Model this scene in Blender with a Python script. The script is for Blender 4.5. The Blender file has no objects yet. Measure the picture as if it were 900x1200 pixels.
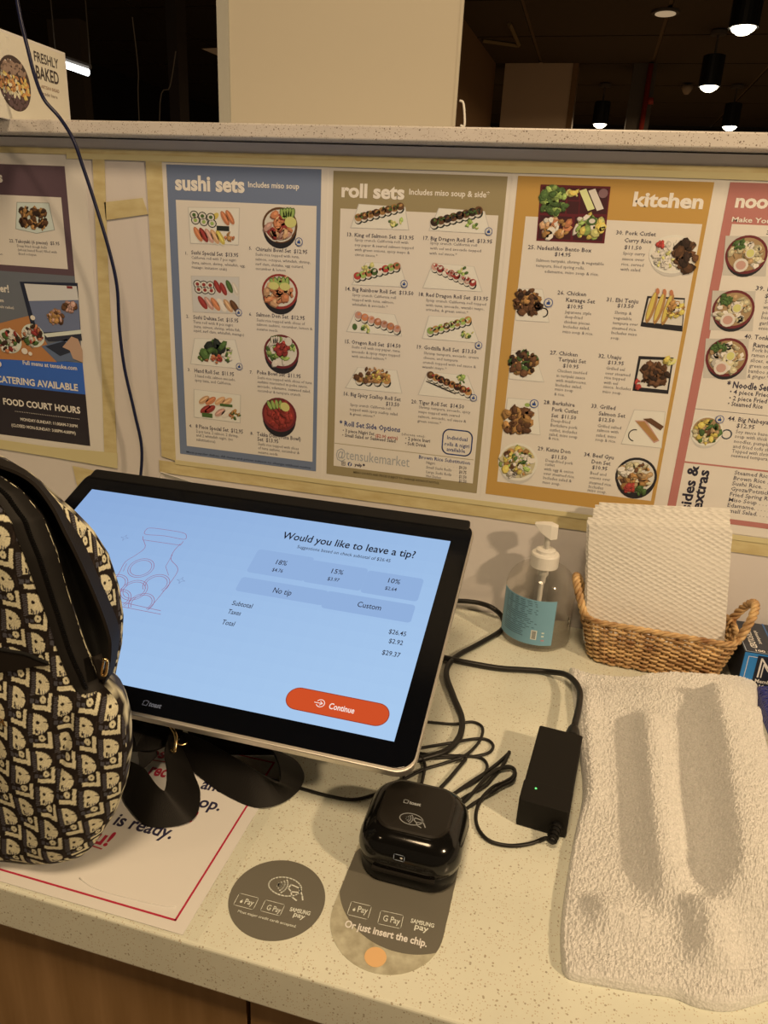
import bpy, bmesh, math, random
import numpy as np
from mathutils import Vector, Matrix

# ------------------------------------------------------------------ scene, camera, light
scene = bpy.context.scene
COL = scene.collection
CAMP = np.array([0.5818233, -0.9978805, 0.5190751])
FOC = 869.23                       # focal length in pixels of the 900x1200 frame
_yaw, _pit, _rol = -0.2456317, 0.3566854, 0.0526232
def _axes():
    cy, sy = math.cos(_yaw), math.sin(_yaw); cp, sp = math.cos(_pit), math.sin(_pit)
    f = np.array([sy*cp, cy*cp, -sp]); r = np.array([cy, -sy, 0.0]); u = np.cross(r, f)
    cr, sr = math.cos(_rol), math.sin(_rol)
    return cr*r+sr*u, -sr*r+cr*u, f
RX, UY, FZ = _axes()
cam_d = bpy.data.cameras.new('camera'); cam = bpy.data.objects.new('camera', cam_d); COL.objects.link(cam)
cam_d.sensor_fit = 'AUTO'; cam_d.sensor_width = 36.0; cam_d.lens = FOC/1200*36.0
cam_d.clip_start = 0.02; cam_d.clip_end = 100
cam.matrix_world = Matrix(((RX[0], UY[0], -FZ[0], CAMP[0]), (RX[1], UY[1], -FZ[1], CAMP[1]),
                           (RX[2], UY[2], -FZ[2], CAMP[2]), (0, 0, 0, 1)))
scene.camera = cam

def ray(u, v):
    return FZ + RX*(u-450)/FOC + UY*(600-v)/FOC
def hit(u, v, axis, val):
    d = ray(u, v); t = (val-CAMP[axis])/d[axis]; return CAMP+t*d
def G(u, v, z=0.0): return hit(u, v, 2, z)      # point of a level plane seen at a photo position
def W(u, v, y=0.0): return hit(u, v, 1, y)      # point of a wall-parallel plane

world = bpy.data.worlds.new('room_ambient'); scene.world = world; world.use_nodes = True
bg = world.node_tree.nodes['Background']; bg.inputs[0].default_value = (1.0, 0.74, 0.46, 1); bg.inputs[1].default_value = 0.10
scene.view_settings.view_transform = 'Standard'; scene.view_settings.look = 'None'
scene.view_settings.gamma = 1.0; scene.view_settings.use_curve_mapping = False
scene.view_settings.exposure = 0.0

WARM = (1.0, 0.71, 0.415)
def area(name, loc, target, size, power, col=WARM):
    l = bpy.data.lights.new(name, 'AREA'); l.shape = 'DISK'; l.size = size; l.energy = power; l.color = col
    o = bpy.data.objects.new(name, l); COL.objects.link(o); o.location = loc
    o.rotation_euler = (Vector(target)-Vector(loc)).to_track_quat('-Z', 'Y').to_euler(); return o
area('downlight_right', (1.98, -1.12, 1.16), (0.6, -0.3, 0.1), 0.10, 20)
area('downlight_left', (-1.2, -2.1, 2.1), (0.4, -0.2, 0.1), 0.22, 3.5)
area('downlight_overhead', (0.50, -1.25, 2.10), (0.4, -0.6, 0.0), 0.5, 25)

# ------------------------------------------------------------------ colour
def s2l(c):
    c = np.asarray(c, float)/255.0
    return np.where(c <= 0.04045, c/12.92, ((c+0.055)/1.055)**2.4)
PAPER = s2l((204, 173, 138))/0.80           # what a white sheet shows in the photo's warm light
def A(r, g, b):                              # own colour of a thing that shows as r,g,b in the photo
    return tuple(float(x) for x in np.clip(s2l((r, g, b))/PAPER, 0.003, 0.88))
def L(r, g, b): return tuple(float(x) for x in s2l((r, g, b)))

# ------------------------------------------------------------------ materials
MATS = {}
def mat(name, col=(.5, .5, .5), rough=.6, metal=0.0, spec=.5, emit=0.0, trans=0.0, ior=1.45):
    if name in MATS: return MATS[name]
    m = bpy.data.materials.new(name); m.use_nodes = True
    b = m.node_tree.nodes['Principled BSDF']
    b.inputs['Base Color'].default_value = (*col, 1); b.inputs['Roughness'].default_value = rough
    b.inputs['Metallic'].default_value = metal; b.inputs['Specular IOR Level'].default_value = spec
    b.inputs['IOR'].default_value = ior; b.inputs['Transmission Weight'].default_value = trans
    if emit:
        b.inputs['Emission Color'].default_value = (*col, 1); b.inputs['Emission Strength'].default_value = emit
    MATS[name] = m; return m
def nt(m): return m.node_tree.nodes, m.node_tree.links, m.node_tree.nodes['Principled BSDF']
def noise_bump(m, scale=200, strength=.2, dist=.001, detail=3, coord='Object'):
    n, l, b = nt(m); tc = n.new('ShaderNodeTexCoord'); t = n.new('ShaderNodeTexNoise'); t.inputs['Scale'].default_value = scale
    t.inputs['Detail'].default_value = detail; bu = n.new('ShaderNodeBump'); bu.inputs['Strength'].default_value = strength
    bu.inputs['Distance'].default_value = dist; l.new(tc.outputs[coord], t.inputs['Vector'])
    l.new(t.outputs['Fac'], bu.inputs['Height']); l.new(bu.outputs['Normal'], b.inputs['Normal'])
def noise_col(m, c0, c1, scale=8, lo=.35, hi=.65, stretch=(1, 1, 1), detail=4):
    n, l, b = nt(m); tc = n.new('ShaderNodeTexCoord'); mp = n.new('ShaderNodeMapping'); mp.inputs['Scale'].default_value = stretch
    t = n.new('ShaderNodeTexNoise'); t.inputs['Scale'].default_value = scale; t.inputs['Detail'].default_value = detail
    r = n.new('ShaderNodeValToRGB'); r.color_ramp.elements[0].position = lo; r.color_ramp.elements[1].position = hi
    r.color_ramp.elements[0].color = (*c0, 1); r.color_ramp.elements[1].color = (*c1, 1)
    l.new(tc.outputs['Object'], mp.inputs[0]); l.new(mp.outputs[0], t.inputs['Vector']); l.new(t.outputs['Fac'], r.inputs[0])
    l.new(r.outputs[0], b.inputs['Base Color']); return r

def quartz(name, base, speck, rough=.22, dens=.5):
    m = mat(name, base, rough); n, l, b = nt(m); tc = n.new('ShaderNodeTexCoord')
    prev = None
    nz = n.new('ShaderNodeTexNoise'); nz.inputs['Scale'].default_value = 9; nz.inputs['Detail'].default_value = 6
    l.new(tc.outputs['Object'], nz.inputs['Vector'])
    r0 = n.new('ShaderNodeValToRGB'); r0.color_ramp.elements[0].position = .3; r0.color_ramp.elements[1].position = .75
    r0.color_ramp.elements[0].color = (*[c*.90 for c in base], 1); r0.color_ramp.elements[1].color = (*[min(1, c*1.06) for c in base], 1)
    l.new(nz.outputs['Fac'], r0.inputs[0]); prev = r0.outputs[0]
    for sc, thr, keep, colr in ((300, .26, .80, speck), (560, .30, .62, [c*1.7 for c in speck]), (150, .13, .86, [c*.7 for c in speck])):
        v = n.new('ShaderNodeTexVoronoi'); v.inputs['Scale'].default_value = sc; l.new(tc.outputs['Object'], v.inputs['Vector'])
        lt = n.new('ShaderNodeMath'); lt.operation = 'LESS_THAN'; lt.inputs[1].default_value = thr; l.new(v.outputs['Distance'], lt.inputs[0])
        sep = n.new('ShaderNodeSeparateColor'); l.new(v.outputs['Color'], sep.inputs[0])
        gt = n.new('ShaderNodeMath'); gt.operation = 'GREATER_THAN'; gt.inputs[1].default_value = keep; l.new(sep.outputs[0], gt.inputs[0])
        mu = n.new('ShaderNodeMath'); mu.operation = 'MULTIPLY'; l.new(lt.outputs[0], mu.inputs[0]); l.new(gt.outputs[0], mu.inputs[1])
        m2 = n.new('ShaderNodeMath'); m2.operation = 'MULTIPLY'; m2.inputs[1].default_value = dens; l.new(mu.outputs[0], m2.inputs[0])
        mx = n.new('ShaderNodeMixRGB'); mx.inputs[2].default_value = (*[min(1, c) for c in colr], 1)
        l.new(m2.outputs[0], mx.inputs[0]); l.new(prev, mx.inputs[1]); prev = mx.outputs[0]
    l.new(prev, b.inputs['Base Color']); return m

M = {}
M['quartz'] = quartz('quartz', A(204, 176, 132), A(128, 94, 58), .24, .62)
M['quartz_ledge'] = quartz('quartz_ledge', A(192, 160, 126), A(104, 78, 56), .35, .9)
M['paint'] = mat('wall_paint', A(196, 164, 132), .7); noise_bump(M['paint'], 120, .15)
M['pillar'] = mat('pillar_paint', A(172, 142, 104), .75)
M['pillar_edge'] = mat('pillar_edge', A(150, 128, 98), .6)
M['wood'] = mat('cabinet_wood', A(136, 88, 42), .45)
noise_col(M['wood'], A(122, 78, 34), A(154, 104, 56), 6, .3, .7, (6, 6, .5), 6)
M['gap'] = mat('dark_gap', (.01, .008, .006), .9)
M['ceiling'] = mat('ceiling_dark', (.055, .038, .018), .9)
M['ceiling_edge'] = mat('ceiling_grid', (.13, .09, .05), .8)
M['floor'] = mat('floor_dark', (.32, .25, .18), .6)
M['far_tan'] = mat('far_tan_wall', (.50, .38, .27), .8)
M['far_brown'] = mat('far_brown_wall', (.20, .115, .05), .8)
M['far_grey'] = mat('far_grey', (.09, .075, .06), .8)
M['far_dark'] = mat('far_dark', (.012, .010, .009), .8)
M['red_pipe'] = mat('red_pipe', (.32, .035, .02), .5)
M['black'] = mat('black_plastic', (.007, .007, .0075), .42, spec=.35)
M['black_matte'] = mat('black_matte', (.009, .008, .007), .6, spec=.3); noise_bump(M['black_matte'], 900, .15, .0003)
M['black_gloss'] = mat('black_gloss', (.006, .006, .006), .12)
M['glass_black'] = mat('glass_black', (.003, .004, .007), .10, spec=.35)
M['silver'] = mat('silver', (.72, .69, .64), .45, 1.0)
M['gold'] = mat('gold', (.85, .62, .30), .22, 1.0)
M['cable'] = mat('cable_black', (.013, .012, .011), .42)
M['lamp_on'] = mat('lamp_on', (1.0, .86, .62), emit=9.0)
M['tube_on'] = mat('tube_on', (.92, .97, 1.0), emit=3.5)
M['led'] = mat('led_green', (.15, 1.0, .25), emit=1.2)
M['paper'] = mat('paper', (.80, .80, .80), .55)
M['tape'] = mat('masking_tape', A(184, 148, 88), .6); noise_col(M['tape'], A(176, 138, 80), A(192, 156, 98), 30, .3, .7, (1, 1, 3))
M['tape_b'] = mat('masking_tape_pale', A(190, 156, 98), .6)
M['white_plastic'] = mat('white_plastic', (.84, .84, .82), .35)
M['webbing'] = mat('webbing', (.008, .0068, .006), .6, spec=.35); noise_bump(M['webbing'], 900, .25, .0002)
M['leather'] = mat('leather_black', (.013, .010, .008), .75, spec=.25)
M['lining'] = mat('lining_black', (.004, .004, .004), .9)

def vcol_mat(name, rough=.5, emit=False, spec=.5, bump=None):
    m = bpy.data.materials.new(name); m.use_nodes = True; n, l, b = nt(m)
    a = n.new('ShaderNodeVertexColor'); a.layer_name = 'Col'
    if emit:
        e = n.new('ShaderNodeEmission'); e.inputs[1].default_value = 1.0; l.new(a.outputs[0], e.inputs[0])
        l.new(e.outputs[0], n['Material Output'].inputs[0])
    else:
        l.new(a.outputs[0], b.inputs['Base Color']); b.inputs['Roughness'].default_value = rough; b.inputs['Specular IOR Level'].default_value = spec
    MATS[name] = m; return m
M['print'] = vcol_mat('printed_ink', .5)
M['screen_print'] = vcol_mat('screen_pixels', emit=True)
M['fabric'] = vcol_mat('jacquard', .9, spec=.15); noise_bump(M['fabric'], 1400, .5, .0006)

# ------------------------------------------------------------------ object helpers
def wloc(o):
    v = Vector((0, 0, 0))
    while o is not None: v += o.location; o = o.parent
    return v
def thing(name, label, cat, loc=(0, 0, 0), group=None):
    o = bpy.data.objects.new(name, None); COL.objects.link(o); o.location = Vector([float(x) for x in loc]); o.empty_display_size = .03
    o['label'] = label; o['category'] = cat
    if group: o['group'] = group
    return o
def tag(o, label=None, cat=None, group=None, kind=None):
    if label: o['label'] = label
    if cat: o['category'] = cat
    if group: o['group'] = group
    if kind: o['kind'] = kind
    return o
def obj(name, V, F, m, parent=None, smooth=False, cols=None, origin=None, fcols=None):
    """V in world coordinates; stored relative to the parent (or to origin for a top-level mesh)."""
    V = np.asarray(V, float).reshape(-1, 3)
    base = np.array(wloc(parent)) if parent is not None else (np.array([float(x) for x in origin]) if origin is not None
            else np.array([(V[:, 0].min()+V[:, 0].max())/2, (V[:, 1].min()+V[:, 1].max())/2, V[:, 2].min()]))
    me = bpy.data.meshes.new(name); me.from_pydata((V-base).tolist(), [], [tuple(int(i) for i in f) for f in F]); me.update()
    me.materials.append(m)
    if smooth: me.shade_smooth()
    if fcols is not None:
        ca = me.color_attributes.new('Col', 'FLOAT_COLOR', 'CORNER'); arr = []
        for f, c in zip(F, fcols): arr.extend([c[0], c[1], c[2], 1.0]*len(f))
        ca.data.foreach_set('color', arr)
    if cols is not None:
        ca = me.color_attributes.new('Col', 'FLOAT_COLOR', 'POINT'); c4 = np.ones((len(V), 4)); c4[:, :3] = cols
        ca.data.foreach_set('color', c4.ravel())
    o = bpy.data.objects.new(name, me); COL.objects.link(o)
    if parent is not None: o.parent = parent
    else: o.location = Vector(base.tolist())
    return o
def struct(name, V, F, m, **k):
    o = obj(name, V, F, m, **k); o['kind'] = 'structure'; return o
def box(x0, x1, y0, y1, z0, z1):
    V = [(x0, y0, z0), (x1, y0, z0), (x1, y1, z0), (x0, y1, z0), (x0, y0, z1), (x1, y0, z1), (x1, y1, z1), (x0, y1, z1)]
    return V, [(0, 3, 2, 1), (4, 5, 6, 7), (0, 1, 5, 4), (1, 2, 6, 5), (2, 3, 7, 6), (3, 0, 4, 7)]
def join(parts):
    V, F = [], []
    for v, f in parts:
        o = len(V); V.extend([tuple(p) for p in v]); F.extend([tuple(i+o for i in q) for q in f])
    return V, F
def frame_xf(V, o, ex, ey, ez):
    V = np.asarray(V, float); return np.asarray(o)+V[:, :1]*np.asarray(ex)+V[:, 1:2]*np.asarray(ey)+V[:, 2:3]*np.asarray(ez)
def rot_z(V, c, ang):
    V = np.asarray(V, float).copy(); x = V[:, 0]-c[0]; y = V[:, 1]-c[1]
    V[:, 0] = c[0]+x*math.cos(ang)-y*math.sin(ang); V[:, 1] = c[1]+x*math.sin(ang)+y*math.cos(ang); return V
def rrect(w, h, r, n=6):
    P = []
    for cx, cy, a0 in ((w/2-r, h/2-r, 0), (-w/2+r, h/2-r, 90), (-w/2+r, -h/2+r, 180), (w/2-r, -h/2+r, 270)):
        for i in range(n+1):
            a = math.radians(a0+90*i/n); P.append((cx+r*math.cos(a), cy+r*math.sin(a)))
    return P
def stack(rings, cap0=True, cap1=True):
    """rings: list of equal-length lists of 3d points, lofted."""
    n = len(rings[0]); V = [tuple(p) for r in rings for p in r]; F = []
    for k in range(len(rings)-1):
        for i in range(n):
            j = (i+1) % n; F.append((k*n+i, k*n+j, (k+1)*n+j, (k+1)*n+i))
    if cap0: F.append(tuple(reversed(range(n))))
    if cap1: F.append(tuple((len(rings)-1)*n+i for i in range(n)))
    return V, F
def rslab(w, h, r, z0, z1, bev=0.0, n=6):
    """rounded-rect slab in local xy with softened edges"""
    R = []
    def ring(ins, z): return [(x, y, z) for x, y in rrect(w-2*ins, h-2*ins, max(r-ins, .0003), n)]
    if bev > 0:
        for k in range(4):
            a = math.pi/2*k/3; R.append(ring(bev*(1-math.sin(a)), z0+bev*(1-math.cos(a))))
        for k in range(4):
            a = math.pi/2*k/3; R.append(ring(bev*(1-math.cos(a)), z1-bev*(1-math.sin(a))))
    else: R = [ring(0, z0), ring(0, z1)]
    return stack(R)
def lathe(prof, c=(0, 0, 0), n=40, capb=True, capt=True):
    rings = [[(c[0]+r*math.cos(2*math.pi*i/n), c[1]+r*math.sin(2*math.pi*i/n), c[2]+z) for i in range(n)] for r, z in prof]
    return stack(rings, capb, capt)
def smooth_path(P, sub=6, closed=False):
    P = [np.asarray(p, float) for p in P]; out = []; n = len(P)
    for i in range(n-1):
        p0 = P[i-1] if i > 0 else 2*P[0]-P[1]; p1, p2 = P[i], P[i+1]; p3 = P[i+2] if i+2 < n else 2*P[-1]-P[-2]
        for k in range(sub):
            t = k/sub; out.append(.5*((2*p1)+(-p0+p2)*t+(2*p0-5*p1+4*p2-p3)*t*t+(-p0+3*p1-3*p2+p3)*t**3))
    out.append(P[-1]); return out
def tube(P, r, seg=8, sub=6, caps=True):
    pts = smooth_path(P, sub) if sub else [np.asarray(p, float) for p in P]
    n = len(pts); T = []
    for i in range(n):
        d = pts[min(i+1, n-1)]-pts[max(i-1, 0)]; T.append(d/(np.linalg.norm(d)+1e-12))
    a = np.cross(T[0], [0, 0, 1]);
    if np.linalg.norm(a) < 1e-3: a = np.cross(T[0], [0, 1, 0])
    a /= np.linalg.norm(a); rings = []
    for i in range(n):
        a = a-T[i]*(a@T[i]); a /= (np.linalg.norm(a)+1e-12); b = np.cross(T[i], a)
        rr = r[min(i, len(r)-1)] if isinstance(r, (list, tuple)) else r
        rings.append([tuple(pts[i]+rr*(math.cos(2*math.pi*k/seg)*a+math.sin(2*math.pi*k/seg)*b)) for k in range(seg)])
    return stack(rings, caps, caps)
def ribbon(P, Q, thick, sub=8):
    """closed band between two 3d polylines P (one edge) and Q (other edge)"""
    P = smooth_path(P, sub); Q = smooth_path(Q, sub); n = len(P); rings = []
    for i in range(n):
        d = P[min(i+1, n-1)]-P[max(i-1, 0)]; w = Q[i]-P[i]; nn = np.cross(d, w); nn /= (np.linalg.norm(nn)+1e-12)
        rings.append([tuple(P[i]+nn*thick/2), tuple(Q[i]+nn*thick/2), tuple(Q[i]-nn*thick/2), tuple(P[i]-nn*thick/2)])
    return stack(rings)

# ------------------------------------------------------------------ flat print: coloured polygons and lettering on a plane
class GlyphBank:
    def __init__(s):
        s.c = {}
        s.cu = bpy.data.curves.new('glyph_tmp', 'FONT'); s.o = bpy.data.objects.new('glyph_tmp', s.cu); COL.objects.link(s.o)
        s.cu.dimensions = '2D'; s.cu.fill_mode = 'BOTH'; s.cu.size = 1.0
    def mesh(s, body, bold, res):
        s.cu.body = body; s.cu.offset = bold; s.cu.resolution_u = res
        bpy.context.view_layer.update(); dg = bpy.context.evaluated_depsgraph_get(); e = s.o.evaluated_get(dg); me = e.to_mesh()
        V = [(v.co.x, v.co.y) for v in me.vertices]; F = [tuple(p.vertices) for p in me.polygons]; e.to_mesh_clear(); return V, F
    def get(s, ch, bold, res):
        k = (ch, bold, res)
        if k not in s.c:
            V, F = s.mesh(ch, bold, res) if ch != ' ' else ([], [])
            iv, _ = s.mesh('I', bold, 1); cv, _ = s.mesh(ch+'I', bold, 1) if ch != ' ' else s.mesh('I I', bold, 1)
            adv = max(p[0] for p in cv)-max(p[0] for p in iv)
            if ch == ' ': adv = adv-s.adv_I(bold)
            s.c[k] = (V, F, adv)
        return s.c[k]
    def adv_I(s, bold):
        iv, _ = s.mesh('I', bold, 1); c, _ = s.mesh('II', bold, 1); return max(p[0] for p in c)-max(p[0] for p in iv)
    def done(s): bpy.data.objects.remove(s.o)
GB = GlyphBank()
CAPH = max(p[1] for p in GB.get('H', 0.0, 1)[0])

class Sheet:
    """collects 2d coloured polygons on the plane o + x*ex + y*ey, raised a hair per layer along n"""
    def __init__(s, o, ex, ey, step=.00010, base=.0002):
        s.o = np.asarray(o, float); s.ex = np.asarray(ex, float); s.ey = np.asarray(ey, float); s.n = np.cross(s.ex, s.ey)
        s.step = step; s.base = base; s.clear()
    def clear(s): s.V = []; s.F = []; s.C = []
    def px(s, u, v):
        d = ray(u, v); t = ((s.o-CAMP)@s.n)/(d@s.n); P = CAMP+t*d-s.o; return float(P@s.ex), float(P@s.ey)
    def ppm(s, u, v):
        a = s.px(u, v); b = s.px(u+1, v); return math.hypot(b[0]-a[0], b[1]-a[1])      # metres per pixel across
    def vpm(s, u, v):
        a = s.px(u, v); b = s.px(u, v+1); return math.hypot(b[0]-a[0], b[1]-a[1])
    def poly(s, P, col, lay=1):
        i = len(s.V); h = s.base+s.step*lay
        for x, y in P: s.V.append(s.o+s.ex*x+s.ey*y+s.n*h)
        s.F.append(tuple(range(i, i+len(P)))); s.C.append(col)
    def rect(s, x0, y0, x1, y1, col, lay=1): s.poly([(x0, y0), (x1, y0), (x1, y1), (x0, y1)], col, lay)
    def ell(s, cx, cy, rx, ry, col, lay=1, n=20, a0=0, rot=0.0, a1=2*math.pi):
        P = []
        for i in range(n):
            a = a0+(a1-a0)*i/(n if a1-a0 > 6.28 else n-1); x, y = rx*math.cos(a), ry*math.sin(a)
            P.append((cx+x*math.cos(rot)-y*math.sin(rot), cy+x*math.sin(rot)+y*math.cos(rot)))
        s.poly(P, col, lay)
    def line(s, P, w, col, lay=1, closed=False):
        P = [np.array(p, float) for p in P]
        if closed: P = P+[P[0]]
        for a, b in zip(P[:-1], P[1:]):
            d = b-a; L_ = np.linalg.norm(d)
            if L_ < 1e-9: continue
            d /= L_; q = np.array([-d[1], d[0]])*w/2; e = d*w*.3
            s.poly([tuple(a-q-e), tuple(b-q+e), tuple(b+q+e), tuple(a+q-e)], col, lay)
    def ring(s, cx, cy, r, w, col, lay=1, n=24, ry=None, a0=0.0, a1=2*math.pi, rot=0.0):
        ry = ry or r; P = []
        for i in range(n+1):
            a = a0+(a1-a0)*i/n; x, y = r*math.cos(a), ry*math.sin(a); P.append((cx+x*math.cos(rot)-y*math.sin(rot), cy+x*math.sin(rot)+y*math.cos(rot)))
        s.line(P, w, col, lay)
    def text(s, body, p0, p1, cap, col, lay=3, bold=0.0, res=2, axis=None, italic=0.0):
        """p0 baseline start, p1 baseline end in sheet coordinates, cap = capital height in metres"""
        glyphs = [GB.get(c, bold, res) for c in body]; tot = sum(g[2] for g in glyphs)
        if tot <= 0: return
        d = np.array(p1, float)-np.array(p0, float); w = np.linalg.norm(d)
        if axis is not None: w = float(d@np.array(axis)); d = np.array(axis, float)*w
        d = d/abs(w); q = np.array([-d[1], d[0]]); sx = w/tot; sy = cap/CAPH; x = 0; h = s.base+s.step*lay
        for V, F, adv in glyphs:
            i = len(s.V)
            for vx, vy in V:
                p = np.array(p0)+d*((x+vx+italic*vy)*sx)+q*(vy*sy); s.V.append(s.o+s.ex*p[0]+s.ey*p[1]+s.n*h)
            for f in F: s.F.append(tuple(k+i for k in f)); s.C.append(col)
            x += adv
    def tpx(s, body, a, b, cap, col, **k):       # photo positions of the baseline's two ends, cap height in photo pixels
        p0 = s.px(*a); p1 = s.px(*b); s.text(body, p0, p1, cap*s.vpm(*a), col, **k)
    def flush(s, name, parent, m):
        if not s.F: return None
        o = obj(name, s.V, s.F, m, parent, fcols=s.C); s.clear(); return o
def icon_thumb(s, cx, cy, r, lay=5):
    navy = A(40, 60, 100); s.ell(cx, cy, r, r, navy, lay, 16); s.ell(cx, cy, r*.84, r*.84, A(196, 168, 132), lay+1, 16)
    s.rect(cx-r*.42, cy-r*.42, cx+r*.38, cy+r*.12, navy, lay+2); s.poly([(cx-r*.1, cy), (cx+r*.2, cy), (cx+r*.12, cy+r*.58), (cx-r*.08, cy+r*.52)], navy, lay+2)
def contactless(s, cx, cy, w, col, lay=2, ax=(1, 0)):
    """oval ring with four waves and a hand holding a card"""
    s.ring(cx, cy, w*.42, w*.035, col, lay, 28, ry=w*.27)
    for k in range(4):
        r = w*(.06+.065*k); s.ring(cx-w*.24, cy, r*1.15, w*.035, col, lay, 8, a0=-.75, a1=.75)
    s.line([(cx+w*.12, cy+w*.10), (cx+w*.36, cy+w*.06), (cx+w*.42, cy-w*.06), (cx+w*.2, cy-w*.1), (cx+w*.1, cy-w*.02), (cx+w*.12, cy+w*.1)], w*.035, col, lay)
    s.line([(cx+w*.36, cy+w*.06), (cx+w*.5, cy-w*.12), (cx+w*.56, cy-w*.24)], w*.035, col, lay)
    s.line([(cx+w*.2, cy-w*.1), (cx+w*.28, cy-w*.24), (cx+w*.42, cy-w*.3)], w*.035, col, lay)
# ------------------------------------------------------------------ the setting
CEIL = 2.4
struct('wall_back', *box(-1.6, 2.4, 0, .13, -.9, .6245), M['paint'])
V, F = box(-1.6, 2.4, -.036, .145, .6262, .6428)
o = struct('trim_1', V, F, M['quartz_ledge'])
bm_ = o.modifiers.new('soft', 'BEVEL'); bm_.width = .0018; bm_.segments = 2
struct('floor', *box(-9, 9, -5, 14, -.95, -.9), M['floor'])
ceil = struct('ceiling', *box(-9, 9, -5, 14, CEIL+.03, CEIL+.08), M['ceiling_edge'])
# suspended dark ceiling tiles, each its own piece over the part that can be seen
TS = 1.2; tv, tf = box(-TS/2+.018, TS/2-.018, -TS/2+.018, TS/2-.018, 0, .02)
tme = bpy.data.meshes.new('ceiling_tile'); tme.from_pydata([tuple(map(float, p)) for p in tv], [], tf); tme.materials.append(M['ceiling'])
base_c = wloc(ceil)
for i in range(-6, 6):
    for j in range(1, 11):
        x, y = .3+i*TS, .9+j*TS
        t = bpy.data.objects.new('ceiling_tile', tme); COL.objects.link(t); t.parent = ceil
        t.location = Vector((x, y, CEIL+.012))-base_c
struct('wall_far', *box(-9, 9, 13.2, 13.3, -.9, CEIL), M['far_dark'])
struct('wall_left', *box(-6.1, -6, .3, 13.2, -.9, CEIL), M['far_dark'])

# broad column behind the ledge
px0, px1 = W(259, 141, .15)[0], W(530, 146, .15)[0]
PY = hit(537, 100, 0, px1+.004)[1]
struct('wall_pillar', *box(px0, px1, .15, PY, -.9, CEIL+.02), M['pillar'])
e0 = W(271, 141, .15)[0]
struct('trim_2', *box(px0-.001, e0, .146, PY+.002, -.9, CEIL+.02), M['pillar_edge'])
struct('trim_3', *box(px1, px1+.004, .149, PY+.001, -.9, CEIL+.02), M['pillar'])
hd = thing('door_pull', 'small pale metal pull fixed low on the right side of the cream column', 'handle', W(539.5, 145, .16))
a = W(539.5, 147, .16); b = W(538.5, 118, .16)
obj('grip', *tube([a, a+[.006, 0, 0], b+[.006, 0, -.004], b], .0017, 8, 4), M['white_plastic'], hd, smooth=True)

# far walls
def wall_between(name, p, q, th, m, z0=-.9, z1=CEIL+.02):
    p = np.array(p[:2]); q = np.array(q[:2]); d = q-p; d /= np.linalg.norm(d); n_ = np.array([-d[1], d[0]])*th
    ring = [p, q, q+n_, p+n_]; return struct(name, *stack([[(*r, z0) for r in ring], [(*r, z1) for r in ring]]), m)
pA = G(542, 22, CEIL); pB = G(581, 76, CEIL); pC = W(672, 76, pB[1])
wall_between('wall_side', pA, pB, .1, M['far_brown'])
struct('wall_tan', *box(pB[0]+.11, pC[0], pB[1]-.02, pB[1]+.3, -.9, CEIL+.02), M['far_tan'])
struct('trim_4', *box(pC[0], pC[0]+.06, pB[1]-.03, pB[1]+.3, -.9, CEIL+.02), M['far_brown'])
pD = G(743, 76, CEIL); pE = W(771, 76, pD[1])
struct('wall_column', *box(pD[0], pE[0], pD[1], pD[1]+.35, -.9, CEIL+.02), M['far_grey'])
rp = W(763, 76, pD[1]-.05)
pp = thing('sprinkler_pipe', 'thin red sprinkler pipe running down the grey column at the far right', 'pipe', (rp[0], rp[1], -.9))
obj('pipe', *tube([(rp[0], rp[1], CEIL), (rp[0]-.01, rp[1], -.9)], .028, 10, 0), M['red_pipe'], pp, smooth=True)
obj('joint', *lathe([(.034, 0), (.034, .06)], (W(756, 122, rp[1])[0]+.05, rp[1], W(756, 122, rp[1])[2]), 12), M['red_pipe'], pp, smooth=True)
# left far side: dull upright panels seen through the opening
q = W(86, 148, 5.0); q2 = W(98, 148, 5.0)
struct('wall_panel', *box(W(58, 60, 5)[0], W(95, 60, 5)[0], 5, 5.1, -.9, W(80, 22, 5)[2]), mat('far_panel', (.06, .045, .03), .8))
struct('trim_5', *box(W(196, 60, 5)[0], W(208, 60, 5)[0], 5, 5.15, -.9, CEIL), mat('far_post', (.035, .026, .02), .8))
# hanging wires
for k, (u0, v0, u1, v1) in enumerate([(155, 20, 163, 141), (206, 60, 187, 141)]):
    a = W(u0, v0, 2.4); b = W(u1, v1, 2.4)
    w_ = obj('hanging_wire', *tube([(a[0], a[1], a[2]), (.5*(a[0]+b[0])+.012, a[1], .5*(a[2]+b[2])), tuple(b), (b[0], b[1], b[2]-1.0)], .0025, 6, 6), M['far_grey'])
    tag(w_, ['thin dark wire hanging in the dark opening, left one of the two', 'thin dark wire slanting in the dark opening beside the cream column'][k], 'wire', 'wires in the dark opening')
# sloped pale ceiling flap by the pillar
a, b, c = W(236, 57, 4.0), W(258, 56, 4.0), W(258, 66, 4.0)
fl = obj('ceiling_vent', *stack([[tuple(a), tuple(b), tuple(c)], [tuple(a+[0, .06, 0]), tuple(b+[0, .06, 0]), tuple(c+[0, .06, 0])]]), M['far_tan'])
tag(fl, 'small pale ceiling vent corner just left of the cream column', 'vent')
vt = thing('ceiling_frame', 'brown square frame in the dark ceiling above the tan wall', 'vent', G(590, 45, CEIL))
P = [G(566, 47, CEIL), G(598, 51, CEIL), G(608, 53, CEIL), G(597, 28, CEIL)]
for k, (p, q) in enumerate(((P[0], P[2]), (P[2], P[3]))):
    obj('frame_bar', *tube([p, q], .022, 4, 0), mat('frame_brown', (.16, .115, .05), .7), vt)

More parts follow.
